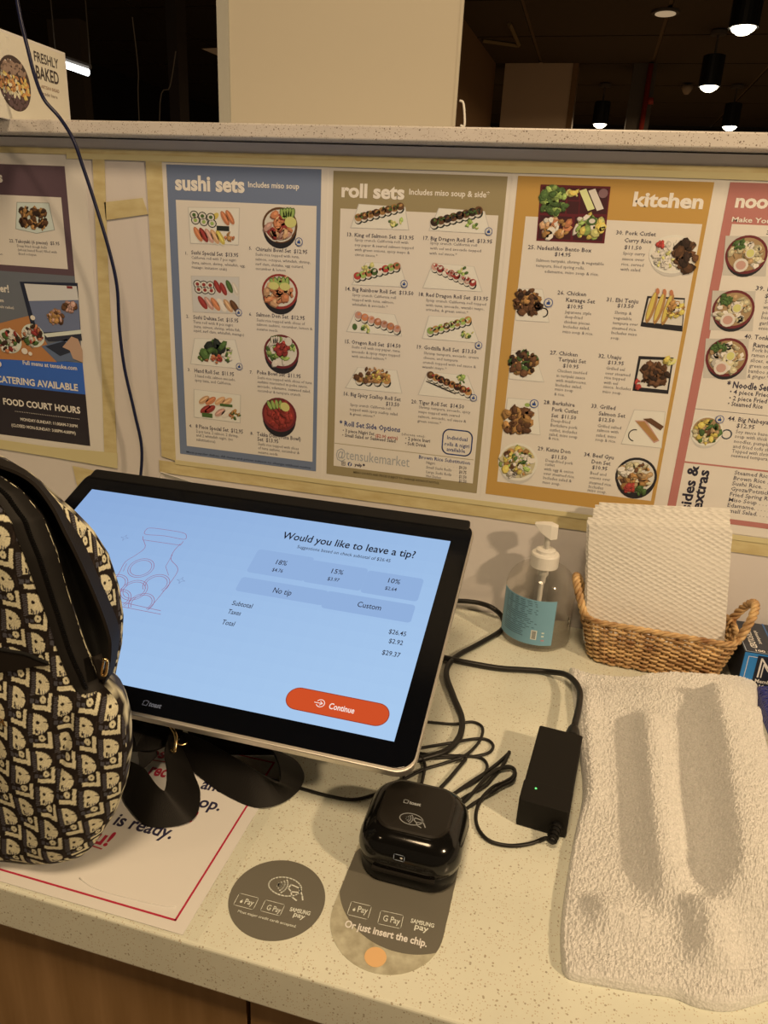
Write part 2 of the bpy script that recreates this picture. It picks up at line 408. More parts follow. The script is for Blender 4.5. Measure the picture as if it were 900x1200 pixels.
# pendant can lamps
R2 = G(837, 38, CEIL); d2 = np.linalg.norm(R2-CAMP); dia = 20*d2/FOC*.98
y2 = R2[1]; zb2 = W(831, 103, y2)[2]; zt2 = W(833, 66, y2)[2]; hh = zt2-zb2
PL = [(831, 102, 'black can pendant lamp fully in view on its cord'), (871, 33, 'largest black can pendant lamp at the top right corner'),
      (703, 146, 'small far can pendant lamp left of the grey column'), (855, 149, 'small far can pendant lamp low at the right')]
for u, v, lab in PL:
    p = G(u, v, zb2)
    t = thing('pendant_lamp', lab, 'lamp', (p[0], p[1], zb2), 'black can pendant lamps')
    obj('lamp_housing', *lathe([(dia*.46, .012), (dia/2, 0), (dia/2, hh*.98), (dia*.44, hh), (.01, hh)], (p[0], p[1], zb2), 24), M['black'], t, smooth=False)
    obj('bulb', *lathe([(.005, -dia*.22), (dia*.20, -dia*.19), (dia*.36, -dia*.08), (dia*.42, .002)], (p[0], p[1], zb2), 20), M['lamp_on'], t, smooth=True)
    obj('cord', *tube([(p[0], p[1], zb2+hh), (p[0], p[1], CEIL)], .010, 6, 0), M['far_grey'], t)
    la = bpy.data.lights.new('pendant_light', 'AREA'); la.shape = 'DISK'; la.size = dia*.6; la.energy = 34; la.color = WARM
    lo = bpy.data.objects.new('pendant_light', la); COL.objects.link(lo); lo.location = (p[0], p[1], zb2-dia*.26)
    obj('canopy', *lathe([(.07, 0), (.07, .03)], (p[0], p[1], CEIL-.03), 16), M['far_grey'], t)
p = G(780, 15, CEIL)
t = thing('ceiling_downlight', 'dim round downlight set in the dark ceiling', 'lamp', p)
obj('lens', *lathe([(.085, -.012), (.085, .0)], tuple(p), 20), mat('dim_lens', (.55, .42, .26), emit=.55), t)
obj('ring', *lathe([(.115, -.006), (.115, .01)], tuple(p), 20), M['far_grey'], t)
p = G(806, 99, CEIL)
t = thing('smoke_detector', 'small pale smoke detector hanging under the dark ceiling', 'detector', p)
pz = W(806, 104, p[1])[2]
obj('body', *lathe([(.025, -.06), (.05, -.03), (.065, 0), (.065, .03)], (p[0], p[1], pz), 18), mat('detector', (.30, .24, .18), .6), t, smooth=True)
obj('stem', *tube([(p[0], p[1], pz), (p[0], p[1], CEIL)], .012, 6, 0), M['far_grey'], t)
# fluorescent tube
a, b = W(62, 71, 3.4), W(103, 85, 3.4)
t = thing('tube_lamp', 'bright white tube light hanging in the dark behind the bakery sign', 'lamp', a)
obj('lit_tube', *tube([a, b], .020, 10, 0), M['tube_on'], t, smooth=True)
for q in (a, b): obj('hanger', *tube([q+[0, .03, .035], (q[0], q[1]+.03, CEIL)], .004, 6, 0), M['far_grey'], t)
obj('fixture', *tube([a+[0, .03, .035], b+[0, .03, .035]], .016, 6, 0), M['far_grey'], t)

# ------------------------------------------------------------------ counter and cabinets
V, F = box(-1.3, 2.1, -.625, .0, -.045, 0)
o = obj('countertop', V, F, M['quartz'], origin=(.4, -.3, -.045)); tag(o, 'long cream speckled stone countertop along the wall', 'countertop')
bv = o.modifiers.new('soft', 'BEVEL'); bv.width = .0025; bv.segments = 3
seam = W(291, 1180, -.605)[0]
for x0, x1, lab in ((-1.3, seam-.002, 'brown wood cabinet under the counter, left of the dark seam'), (seam+.002, 2.0, 'brown wood cabinet under the counter, right of the dark seam')):
    t = thing('counter_cabinet', lab, 'cabinet', ((x0+x1)/2, -.3, -.9), 'cabinets under the counter')
    obj('carcass', *box(x0+.004, x1-.004, -.585, -.03, -.9, -.0455), M['gap'], t)
    obj('front_panel', *box(x0, x1, -.605, -.585, -.86, -.047), M['wood'], t)
    obj('toe_kick', *box(x0+.004, x1-.004, -.585, -.56, -.9, -.86), M['gap'], t)
# ------------------------------------------------------------------ menu posters on the wall
INK = A(58, 48, 52); NAVY = A(40, 52, 84); CREAM = A(204, 173, 138); WHITE = A(214, 186, 152); RED = A(150, 40, 30); SOFT = A(84, 72, 68)
rng = random.Random(7)
def jit(c, k=.12): f = 1+rng.uniform(-k, k); return tuple(min(.9, max(.003, x*f)) for x in c)
PLATE = A(208, 180, 146); PLATE_SH = A(184, 158, 128)
FOOD = dict(salmon=A(196, 104, 52), tuna=A(150, 34, 26), avo=A(150, 160, 62), green=A(72, 92, 34), nori=A(38, 40, 30), rice=A(210, 196, 164), egg=A(214, 168, 52),
            fry=A(176, 112, 44), brown=A(100, 56, 26), dark=A(56, 32, 20), shrimp=A(208, 140, 84), lemon=A(206, 186, 84), noodle=A(196, 164, 108), broth=A(166, 118, 66),
            wine=A(112, 26, 30), black=A(36, 30, 30), pink=A(196, 130, 100), cream=A(214, 200, 160), red=A(176, 40, 28))
for k_, v_ in list(FOOD.items()):
    g_ = sum(v_)/3; FOOD[k_] = tuple((.80*x+.20*g_)*.86 for x in v_)
class Poster:
    def __init__(s, label, x0, x1, z0, z1, paper, group='menu sheets taped on the wall'):
        s.t = thing('menu_poster', label, 'poster', ((x0+x1)/2, 0, z0), group)
        xa, xb, za, zb = paper; Poster.n = getattr(Poster, 'n', 0)+1; s.yo = -.0003-.00035*(Poster.n % 2)
        obj('paper', *box(xa, xb, s.yo-.0003, s.yo, za, zb), M['paper'], s.t)
        s.s = Sheet((0, s.yo-.0003, 0), (1, 0, 0), (0, 0, 1)); s.k = 0
    def crop(s, ox, oy, sc): s.c = (ox, oy, sc)
    def T(s, x, y): return s.c[0]+x/s.c[2], s.c[1]+y/s.c[2]
    def xy(s, x, y): return s.s.px(*s.T(x, y))
    def m(s, x, y): return s.s.ppm(*s.T(x, y))/s.c[2]
    def mv(s, x, y): return s.s.vpm(*s.T(x, y))/s.c[2]
    def text(s, body, x0, y0, x1, y1, h, col=INK, bold=0.0, res=1, lay=4, condensed=True):
        p0 = s.xy(x0, y0); p1 = s.xy(x1, y1); s.s.text(body, p0, (p1[0], p0[1]), h*s.mv(x0, y0), col, lay, bold, res)
    def lines(s, L_, h, col=SOFT):
        for b, x0, y0, x1, y1 in L_: s.text(b, x0, y0, x1, y1, h, col, 0.0)
    def head(s, b, x0, y0, x1, y1, h): s.text(b, x0, y0, x1, y1, h, INK, .012)
    def panel(s, tl, br, col, lay):
        a = s.xy(*tl); b = s.xy(*br); s.s.rect(min(a[0], b[0]), min(a[1], b[1]), max(a[0], b[0]), max(a[1], b[1]), col, lay)
    def thumb(s, x, y, r): p = s.xy(x, y); icon_thumb(s.s, p[0], p[1], r*s.m(x, y), 14)
    def photo(s): s.s.flush('dish_photo', s.t, M['print'])
    def ink(s, name='printed_text'): tag(s.s.flush(name, s.t, M['print']), kind='stuff' if name == 'printed_text' else None)
    # dishes -------------------------------------------------
    def quadplate(s, pts, col=PLATE, edge=PLATE_SH):
        P = [s.xy(*p) for p in pts]; c = np.mean(P, axis=0); s.s.poly(P, edge, 5); s.s.poly([tuple(c+(np.array(p)-c)*.965) for p in P], col, 6)
    def piece(s, x, y, rx, ry, col, rot=0.0, lay=8, top=None):
        p = s.xy(x, y); a = rx*s.m(x, y); b = ry*s.mv(x, y); s.s.ell(p[0], p[1], a, b, col, lay, 28 if rx > 38 else 12, rot=rot)
        if top: s.s.ell(p[0], p[1]+b*.12, a*.72, b*.62, top, lay+1, 10, rot=rot)
    def maki(s, x, y, r, core):
        s.piece(x, y, r, r, FOOD['nori'], 0, 8); s.piece(x, y, r*.8, r*.8, FOOD['rice'], 0, 9); s.piece(x, y, r*.42, r*.42, core, 0, 10)
    def nigiri(s, x, y, r, col, rot=-.6):
        s.piece(x, y+r*.25, r, r*.5, FOOD['rice'], rot, 7); s.piece(x, y, r*1.05, r*.5, jit(col), rot, 8); s.piece(x, y-r*.1, r*.8, r*.14, tuple(min(.9, c*1.5) for c in col), rot, 9)
    def blobs(s, x, y, rx, ry, n, pal, size, lay=8, disc=True):
        for i in range(n):
            a = rng.uniform(0, 6.283); r = math.sqrt(rng.random()) if disc else rng.random()
            bx, by = x+rx*r*math.cos(a), y+ry*r*math.sin(a); z = size*rng.uniform(.6, 1.3)
            p = s.xy(bx, by); mm = s.m(bx, by); k = rng.randint(5, 7); rot = rng.uniform(0, 3.14); asp = rng.uniform(.35, .9)
            P = []
            for j in range(k):
                t = 6.283*j/k; q = z*rng.uniform(.75, 1.15); u, v = q*math.cos(t), q*asp*math.sin(t)
                P.append((p[0]+mm*(u*math.cos(rot)-v*math.sin(rot)), p[1]+mm*(u*math.sin(rot)+v*math.cos(rot))))
            c0 = FOOD[rng.choice(pal)]; c0 = jit(c0, .3); L0 = lay+.6*(i % 9)
            s.s.poly([(a_-mm*z*.18, b_-mm*z*.22) for a_, b_ in P], tuple(v_*.45 for v_ in c0), L0-.25); s.s.poly(P, c0, L0)
            cx_ = sum(a_ for a_, _ in P)/k; cy_ = sum(b_ for _, b_ in P)/k; s.s.poly([(cx_+(a_-cx_)*.45+mm*z*.12, cy_+(b_-cy_)*.4+mm*z*.16) for a_, b_ in P], tuple(min(.85, v_*1.45) for v_ in c0), L0+.2)
    def bowl(s, x, y, rx, ry, rim, pal, n=60, size=None, inner=None, depth=.18, extra=None):
        s.piece(x, y+ry*depth, rx*.96, ry*(1-depth*.1), FOOD['black'] if rim != 'plate' else PLATE_SH, 0, 5)
        s.piece(x, y-ry*.05, rx, ry*.93, FOOD[rim] if rim in FOOD else PLATE, 0, 6); s.piece(x, y-ry*.06, rx*.88, ry*.80, inner or FOOD['rice'], 0, 7)
        s.blobs(x, y-ry*.06, rx*.76, ry*.68, n, pal, size or rx*.17, 8)
        if extra: extra()
    def fan(s, x, y, n, dx, rot0, r, col, edge=None):
        for i in range(n): s.piece(x+dx*i, y-abs(i-n/2)*-2, r*.42, r, edge or FOOD['green'], rot0-.15*i, 12); s.piece(x+dx*i, y-abs(i-n/2)*-2, r*.30, r*.84, col, rot0-.15*i, 13)
    def roll(s, x0, y0, x1, y1, n, r, pal, topping=(), garnish=None):
        for i in range(n):
            t = i/(n-1); x, y = x0+(x1-x0)*t, y0+(y1-y0)*t
            s.piece(x, y+r*.35, r*.75, r*.85, FOOD['nori'], 0, 7); s.piece(x-r*.12, y+r*.30, r*.6, r*.7, FOOD['rice'], 0, 8)
            s.piece(x, y-r*.1, r*.72, r*.72, jit(FOOD[pal[i % len(pal)]], .2), 0, 9); s.piece(x+r*.1, y-r*.3, r*.35, r*.25, jit(FOOD[pal[(i+1) % len(pal)]], .3), .5, 10)
        for i in range(n*4 if topping else 0):
            t = rng.random(); s.blobs(x0+(x1-x0)*t, y0+(y1-y0)*t-r*.25, r*.6, r*.5, 1, topping, r*.22, 11)
        if garnish: s.blobs(garnish[0], garnish[1], r*1.1, r*.75, 9, ('avo', 'lemon', 'green'), r*.4, 8)

# --- sushi sets ----------------------------------------------------
p = Poster('menu sheet with slate blue border headed sushi sets', 0.0003, .2245, .1852, .595, (-.0125, .2336, .1735, .6055)); s = p.s
s.rect(.0003, .1852, .2245, .595, A(104, 102, 105), 1); p.crop(180, 180, 4.286)
a = p.xy(112, 232); p.c = (180, 360, 4.286); b = p.xy(795, 780); s.rect(a[0], b[1]+.0012, b[0]+.001, a[1], CREAM, 2); p.ink('border_print')
p.crop(180, 180, 4.286)
p.text('sushi sets', 110, 180, 458, 188, 70, WHITE, .038, 3); p.text('Includes miso soup', 474, 168, 732, 176, 27, WHITE, .02, 2)
p.head('1.', 158, 507, 172, 508, 15); p.head('Sushi Special Set  $13.95', 190, 505, 428, 520, 19)
p.lines([('California roll with 7 pcs nigiri', 190, 528, 415, 541), ('(tuna, salmon, shrimp, whitefish, egg,', 192, 553, 462, 571), ('masago, imitation crab)', 192, 576, 370, 586)], 14)
p.head('5.', 480, 482, 494, 483, 15); p.head('Chirashi Bowl Set  $12.95', 512, 488, 774, 501, 19)
p.lines([('Sushi rice topped with tuna,', 512, 512, 733, 524), ('salmon, octopus, whitefish, shrimp,', 512, 536, 790, 551), ('surf clam, shiitake, egg custard,', 512, 560, 755, 573), ('cucumber & lemon', 512, 583, 665, 592)], 14)
p.c = (180, 360, 4.286)
p.head('2.', 165, 52, 180, 53, 15); p.head('Sushi Deluxe Set  $15.95', 200, 58, 428, 74, 19)
p.lines([('Tuna roll with 8 pcs nigiri', 200, 80, 400, 96), ('(tuna, salmon, shrimp, white fish,', 202, 102, 438, 121), ('squid, surf clam, whitefish, masago)', 202, 123, 456, 145)], 14)
p.head('6.', 480, 42, 495, 43, 15); p.head('Salmon Don Set  $12.95', 515, 45, 761, 62, 19)
p.lines([('Sushi rice topped with slices of', 518, 70, 760, 86), ('salmon sashimi, cucumber, lemon &', 518, 92, 798, 110), ('sesame seeds.', 518, 115, 628, 124)], 14)
p.head('3.', 172, 320, 187, 321, 15); p.head('Hand Roll Set  $11.95', 205, 326, 406, 344, 19)
p.lines([('3 hand rolls: salmon avocado,', 208, 350, 412, 366), ('spicy tuna, and California.', 208, 372, 392, 387)], 14)
p.head('7.', 483, 333, 498, 334, 15); p.head('Poke Bowl Set  $11.95', 520, 335, 741, 353, 19)
p.lines([('Sushi rice topped with slices of tuna', 522, 359, 796, 380), ('sashimi marinated in poke sauce,', 522, 380, 775, 400), ('avocado, edamame, seaweed salad,', 522, 402, 790, 424), ('cucumber & tempura crunch.', 522, 424, 742, 441)], 14)
p.head('4.', 180, 602, 195, 603, 15); p.head('8 Piece Special Set  $12.95', 212, 606, 451, 631, 19)
p.lines([('2 pcs tuna, 2 salmon, 2 shrimp,', 215, 628, 428, 650), ('and 2 whitefish nigiri. (no', 215, 648, 400, 667), ('substitutions)', 215, 670, 312, 680)], 14)
p.head('8.', 487, 640, 502, 641, 15); p.head('Tekka Don (Tuna Bowl)', 520, 645, 741, 667, 19); p.head('Set  $13.95', 522, 670, 629, 680, 19)
p.lines([('Sushi rice topped with slices', 525, 692, 730, 712), ('of tuna sashimi, cucumber &', 525, 712, 733, 732), ('sesame seeds.', 525, 733, 628, 743)], 14)
p.text('Most popular dishes. All items and prices subject to change without notice', 165, 730, 790, 808, 10, A(56, 58, 64), .01)
p.ink()
p.c = (180, 180, 4.286)
p.quadplate([(172, 268), (435, 272), (430, 460), (185, 452)])
for i in range(3):
    p.maki(205+i*42, 308+i*6, 22, FOOD['green']); p.maki(212+i*42, 335+i*8, 22, FOOD['avo'])
p.piece(312, 315, 20, 14, FOOD['egg'], .7); p.nigiri(360, 325, 34, FOOD['salmon'], -1.0); p.nigiri(385, 320, 34, FOOD['salmon'], -1.0)
for i, c_ in enumerate(('salmon', 'tuna', 'pink', 'shrimp', 'egg')): p.nigiri(225+i*28, 405+i*4, 34, FOOD[c_], -1.0)
p.panel((318, 362), (382, 390), FOOD['nori'], 9); p.blobs(385, 418, 26, 20, 12, ('salmon', 'fry'), 10); p.photo()
p.bowl(635, 365, 88, 97, 'brown', ('salmon', 'salmon', 'tuna', 'pink', 'shrimp'), 26, 24, extra=lambda: (p.fan(650, 300, 5, 12, .3, 32, FOOD['avo']), p.piece(690, 345, 30, 28, FOOD['lemon'], 0, 15), p.nigiri(590, 395, 40, FOOD['tuna'], -.8), p.nigiri(655, 410, 42, FOOD['pink'], .3)))
p.thumb(732, 443, 19); p.photo()
p.quadplate([(188, 612), (432, 618), (432, 806), (198, 796)], A(188, 164, 136))
for i in range(3): p.maki(222+i*32, 655+i*3, 21, FOOD['tuna']); p.maki(228+i*32, 682+i*3, 21, FOOD['tuna'])
for i, c_ in enumerate(('tuna', 'tuna', 'green', 'cream')): p.nigiri(322+i*30, 668+(i % 2)*12, 30, FOOD[c_], -1.1)
for i, c_ in enumerate(('tuna', 'pink', 'salmon', 'cream', 'shrimp', 'brown')): p.nigiri(248+i*32, 748+i*4, 33, FOOD[c_], -.9)
p.thumb(430, 797, 16); p.photo()
p.bowl(635, 698, 90, 95, 'tuna', ('salmon', 'salmon', 'shrimp'), 45, 22, extra=lambda: (p.fan(600, 645, 5, 18, .5, 30, FOOD['avo']), p.piece(606, 664, 26, 20, FOOD['lemon'], 0, 15), p.piece(662, 668, 27, 20, FOOD['lemon'], 0, 15))); p.photo()
p.c = (180, 360, 4.286)
p.quadplate([(205, 155), (412, 162), (450, 312), (185, 285)])
p.blobs(310, 215, 70, 38, 26, ('nori', 'nori', 'green'), 24); p.blobs(258, 248, 26, 22, 14, ('avo', 'green', 'salmon'), 10); p.blobs(315, 255, 28, 22, 18, ('salmon', 'red'), 10, 13); p.blobs(372, 240, 24, 34, 18, ('avo', 'green', 'cream'), 11, 13)
p.thumb(433, 297, 16); p.photo()
p.bowl(643, 228, 88, 92, 'wine', ('avo', 'cream', 'avo', 'green'), 30, 18, extra=lambda: (p.blobs(650, 205, 38, 32, 26, ('red', 'tuna', 'tuna'), 16, 14), p.piece(680, 172, 18, 22, FOOD['rice'], 0, 19), p.fan(600, 165, 4, 9, .2, 26, FOOD['cream']))); p.photo()
p.quadplate([(202, 410), (440, 440), (438, 582), (202, 552)])
for x, y, c_ in ((255, 465, 'shrimp'), (288, 470, 'salmon'), (335, 470, 'shrimp'), (370, 475, 'shrimp'), (262, 512, 'tuna'), (285, 512, 'tuna'), (335, 528, 'pink'), (368, 530, 'cream')): p.nigiri(x, y, 30, FOOD[c_], .6)
p.panel((245, 528), (298, 555), FOOD['green'], 12); p.panel((335, 482), (398, 502), FOOD['green'], 12); p.blobs(412, 540, 24, 20, 14, ('salmon', 'fry', 'green'), 9); p.photo()
p.bowl(632, 545, 86, 92, 'wine', ('tuna', 'red', 'tuna'), 70, 15, inner=FOOD['tuna'], extra=lambda: (p.fan(585, 487, 4, 18, .5, 26, FOOD['avo']), p.piece(662, 500, 24, 22, FOOD['lemon'], -.5, 15))); p.photo()

# --- roll sets -----------------------------------------------------
p = Poster('menu sheet with khaki border headed roll sets', .2409, .4654, .1837, .5938, (.2318, .4728, .1722, .6048)); s = p.s
s.rect(.2409, .1837, .4654, .5938, A(140, 112, 70), 1); p.crop(380, 190, 4.09)
a = p.xy(78, 222); p.c = (380, 380, 4.09); b = p.xy(708, 765); s.rect(a[0], b[1]+.0008, b[0]+.001, a[1], CREAM, 2)
a = p.xy(50, 568); b = p.xy(715, 652); s.rect(a[0], a[1]-.0008, b[0], a[1], A(140, 112, 70), 3); p.ink('border_print')
p.c = (380, 190, 4.09)
p.text('roll sets', 80, 165, 384, 173, 62, WHITE, .038, 3); p.text('Includes miso soup & side*', 405, 155, 792, 166, 27, WHITE, .02, 2)
p.head('13. King of Salmon Set  $13.95', 106, 355, 431, 370, 18)
p.lines([('Spicy crunch California roll with', 146, 378, 404, 391), ('soy paper & seared salmon topped', 146, 402, 429, 416), ('with green onions, spicy mayo &', 146, 425, 410, 441), ('citrus sauce.*', 146, 449, 256, 456)], 13)
p.head('17. Big Dragon Roll Set  $13.95', 470, 372, 806, 388, 18)
p.lines([('Spicy crunch California roll', 507, 393, 733, 408), ('with eel and avocado topped', 507, 418, 752, 435), ('with eel sauce.*', 504, 442, 636, 451)], 13)
p.head('14. Big Rainbow Roll Set  $13.50', 98, 615, 428, 640, 18)
p.lines([('Spicy crunch California roll', 134, 641, 345, 658), ('topped with tuna, salmon,', 134, 664, 335, 680), ('whitefish & avocado.*', 134, 687, 305, 701)], 13)
p.head('18. Red Dragon Roll Set  $13.95', 449, 641, 786, 662, 18)
p.lines([('Spicy crunch California roll topped', 487, 667, 776, 688), ('with tuna, avocado, wasabi mayo,', 487, 690, 768, 710), ('sriracha, & green onion.*', 487, 712, 690, 727)], 13)
p.c = (380, 380, 4.09)
p.head('15. Oregon Roll Set  $14.50', 96, 90, 367, 107, 18)
p.lines([('Sushi roll with soy paper, tuna,', 132, 114, 366, 134), ('avocado & spicy mayo topped', 132, 136, 363, 156), ('with smoked salmon.*', 132, 158, 298, 172)], 13)
p.head('19. Godzilla Roll Set  $13.50', 440, 116, 730, 138, 18)
p.lines([('Shrimp tempura, avocado, cream', 477, 143, 741, 166), ('cheese, and tempura', 475, 165, 640, 180), ('crunch topped with eel sauce &', 472, 187, 727, 208), ('wasabi mayo.*', 470, 209, 587, 219)], 13)
p.head('16. Big Spicy Scallop Roll Set', 90, 340, 366, 370, 18); p.head('$13.50', 295, 388, 360, 394, 18)
p.lines([('Spicy crunch California roll', 124, 390, 320, 415), ('topped with spicy scallop salad', 122, 412, 352, 438), ('& green onions.*', 122, 434, 243, 447)], 13)
p.head('20. Tiger Roll Set  $14.50', 417, 378, 671, 400, 18)
p.lines([('Shrimp tempura, avocado, spicy', 453, 402, 700, 427), ('mayo topped with seared', 451, 424, 650, 444), ('salmon, avocado, eel sauce &', 449, 446, 680, 468), ('green onions.*', 447, 468, 560, 480)], 13)
p.text('* Roll Set Side Options', 74, 484, 364, 528, 24, NAVY, .02); p.text('(choose one):', 370, 530, 485, 540, 12, SOFT)
p.head('• 3 piece Nigiri Set', 88, 515, 240, 540, 16); p.text('($2.00 extra)', 244, 540, 354, 552, 16, RED, .01); p.head('• Small Salad or Seaweed Salad', 86, 537, 342, 572, 16)
p.head('• 2 piece Inari', 388, 553, 508, 566, 16); p.head('• Soft Drink', 386, 577, 488, 588, 16)
for k, (b_, x0, x1, y) in enumerate((('Individual', 587, 688, 550), ('rolls & nigiri', 576, 697, 580), ('available', 586, 676, 606))): p.text(b_, x0, y, x1, y+4, 18, NAVY, .01)
c0 = p.xy(637, 567); mm = p.m(637, 567)
s.line([(c0[0]+x*mm, c0[1]+y*mm*1.02) for x, y in rrect(140, 118, 32)], mm*6, NAVY, 4, closed=True)
p.text('@tensukemarket', 54, 640, 408, 680, 46, A(150, 134, 116), 0.0, 2)
for x in (92,):
    c1 = p.xy(x, 667); s.line([(c1[0]+dx*mm*9, c1[1]+dy*mm*9) for dx, dy in ((-1, -1), (1, -1), (1, 1), (-1, 1))], mm*2.2, INK, 4, closed=True); s.ring(c1[0], c1[1], mm*4, mm*2, INK, 4, 10)
c1 = p.xy(123, 670); s.ell(c1[0], c1[1], mm*11, mm*11, NAVY, 4); p.text('f', 119, 678, 127, 678, 15, WHITE, .03, lay=6)
p.text('yelp', 146, 678, 182, 682, 14, INK, .03); c1 = p.xy(190, 674); s.ell(c1[0], c1[1], mm*6, mm*6, INK, 4)
p.text('Brown Rice Substitution', 452, 643, 700, 672, 17, NAVY, .01)
for b_, c_, y in (('Nigiri', '$0.30', 668), ('Small Sushi Rolls', '$0.75', 690), ('Large Sushi Rolls', '$1.50', 712), ('Hot Dishes', '$1.50', 732)):
    p.text(b_, 488, y, 488+7.2*len(b_), y+8, 13, SOFT); p.text(c_, 645, y+24, 682, y+28, 15, INK, .01); p.text('. . . . . .', 560 if b_ == 'Nigiri' else 606, y+10, 638, y+22, 10, SOFT)
p.text('MENU COUNTS AND PRICES SUBJECT TO CHANGE WITHOUT NOTICE', 140, 713, 550, 768, 10, A(84, 66, 38), .01)
p.ink()
p.c = (380, 190, 4.09)
def sl(pts): p.quadplate(pts)
sl([(165, 200), (390, 215), (408, 326), (125, 315)]); p.roll(165, 268, 365, 215, 8, 26, ('fry', 'brown'), ('green', 'dark'), (345, 282)); p.photo()
sl([(548, 220), (770, 235), (800, 345), (500, 328)]); p.roll(530, 290, 740, 235, 8, 29, ('dark', 'brown'), ('green', 'black'), (716, 302)); p.thumb(789, 332, 18); p.photo()
sl([(200, 480), (365, 485), (400, 600), (130, 588)]); p.roll(160, 548, 348, 500, 8, 25, ('red', 'avo', 'salmon', 'green', 'cream'), (), (210, 502)); p.thumb(384, 583, 17); p.photo()
sl([(520, 482), (720, 500), (760, 622), (470, 604)]); p.roll(532, 503, 712, 580, 8, 25, ('pink', 'tuna', 'cream'), ('red', 'cream'), (665, 520)); p.photo()
sl([(150, 710), (340, 730), (375, 835), (105, 812)]); p.roll(165, 735, 350, 800, 7, 25, ('pink', 'salmon'), (), (195, 800)); p.piece(147, 789, 12, 16, FOOD['green']); p.photo()
sl([(500, 735), (700, 745), (745, 868), (468, 845)]); p.roll(510, 810, 690, 758, 8, 24, ('avo', 'fry'), ('dark', 'cream'), (690, 826)); p.photo()
p.c = (380, 380, 4.09)
p.thumb(741, 100, 17)
sl([(160, 205), (350, 220), (375, 332), (100, 305)]); p.roll(170, 262, 300, 270, 4, 28, ('fry', 'fry'), ('fry', 'shrimp', 'green', 'egg')); p.blobs(235, 245, 85, 34, 60, ('fry', 'egg', 'shrimp', 'brown'), 12, 11); p.photo()
sl([(495, 225), (690, 245), (735, 368), (448, 338)]); p.roll(510, 245, 690, 325, 8, 25, ('brown', 'fry', 'dark'), ('fry', 'dark', 'red'), (650, 265))
for i in range(6): q0 = p.xy(490+18*i, 272+8*i); q1 = p.xy(540+18*i, 292+8*i); s.line([q0, q1], mm*4, FOOD['dark'], 12)
p.thumb(716, 351, 17); p.photo()

# --- kitchen -------------------------------------------------------
p = Poster('menu sheet with amber border headed kitchen', .4780, .7022, .1850, .5948, (.4706, .7122, .1735, .606)); s = p.s
s.rect(.4780, .1850, .7022, .5948, A(174, 120, 52), 1); p.crop(570, 195, 3.214)
a = p.xy(148, 188); p.c = (560, 390, 3.103); b = p.xy(626, 612); s.rect(a[0], b[1]+.0004, b[0]+.001, a[1], CREAM, 2); p.ink('border_print')
p.c = (570, 195, 3.214)
p.text('kitchen', 548, 148, 816, 158, 50, WHITE, .038, 3)
p.head('25. Nadeshiko Bento Box', 156, 311, 395, 322, 15); p.head('$14.95', 256, 337, 318, 341, 14)
p.lines([('Salmon teriyaki, shrimp & vegetable', 186, 358, 443, 370), ('tempura, fried spring rolls,', 186, 378, 370, 388), ('edamame, miso soup & rice.', 218, 400, 424, 409)], 11.5)
p.head('30. Pork Cutlet', 487, 256, 637, 263, 15); p.head('Curry Rice', 518, 285, 621, 290, 15); p.head('$11.50', 518, 311, 584, 315, 14)
p.lines([('Spicy curry', 513, 332, 597, 338), ('sauce over', 510, 353, 594, 359), ('rice, served', 507, 373, 592, 379), ('with salad.', 504, 392, 583, 397)], 11.5)
p.head('26. Chicken', 267, 482, 376, 490, 15); p.head('Karaage Set', 298, 509, 408, 517, 15); p.head('$10.95', 303, 533, 364, 538, 14)
p.lines([('Japanese style', 296, 553, 395, 560), ('deep-fried', 294, 571, 362, 577), ('chicken pieces.', 291, 590, 392, 599), ('Includes salad,', 288, 608, 389, 617), ('miso soup & rice.', 286, 627, 402, 637)], 11.5)
p.head('31. Ebi Tenju', 451, 508, 572, 517, 15); p.head('$13.50', 492, 530, 554, 536, 14)
p.lines([('Shrimp &', 482, 555, 546, 561), ('vegetable', 478, 575, 547, 582), ('tempura over', 475, 594, 570, 603), ('steamed rice.', 472, 613, 566, 621), ('Includes miso', 469, 631, 567, 640), ('soup.', 467, 650, 503, 653)], 11.5)
p.c = (560, 390, 3.103)
p.head('27. Chicken', 262, 78, 363, 87, 14); p.head('Teriyaki Set', 292, 103, 392, 112, 14); p.head('$10.95', 308, 125, 367, 130, 13)
p.lines([('Chicken sautéed', 287, 142, 397, 152), ('in teriyaki sauce', 285, 160, 390, 169), ('with mushrooms.', 283, 177, 395, 188), ('Includes salad,', 281, 194, 378, 203), ('miso soup', 279, 209, 346, 216), ('& rice.', 277, 227, 316, 231)], 11)
p.head('32. Unaju', 437, 90, 521, 97, 14); p.head('$13.95', 471, 113, 531, 119, 13)
p.lines([('Grilled eel', 465, 133, 534, 140), ('over steamed', 462, 151, 554, 160), ('rice topped', 459, 167, 535, 174), ('with eel', 457, 185, 509, 190), ('sauce. Includes', 455, 200, 556, 211), ('miso soup.', 452, 218, 523, 225)], 11)
p.head('28. Berkshire', 239, 258, 352, 269, 14); p.head('Pork Cutlet', 268, 284, 364, 293, 14); p.head('Set  $11.50', 266, 306, 357, 315, 13)
p.lines([('Deep-fried', 265, 323, 336, 330), ('Berkshire pork', 263, 340, 361, 351), ('cutlet, includes', 260, 357, 361, 368), ('salad, miso soup', 258, 373, 362, 384), ('& rice.', 256, 387, 297, 391)], 11)
p.head('33. Grilled', 411, 272, 500, 281, 14); p.head('Salmon Set', 438, 299, 535, 309, 14); p.head('$12.50', 437, 320, 496, 326, 13)
p.lines([('Grilled salted', 434, 342, 521, 351), ('salmon with', 432, 358, 511, 367), ('salad, miso', 429, 376, 503, 384), ('soup & rice.', 426, 392, 502, 400)], 11)
p.head('29. Katsu Don', 217, 426, 337, 440, 14); p.head('$11.50', 266, 455, 323, 461, 13)
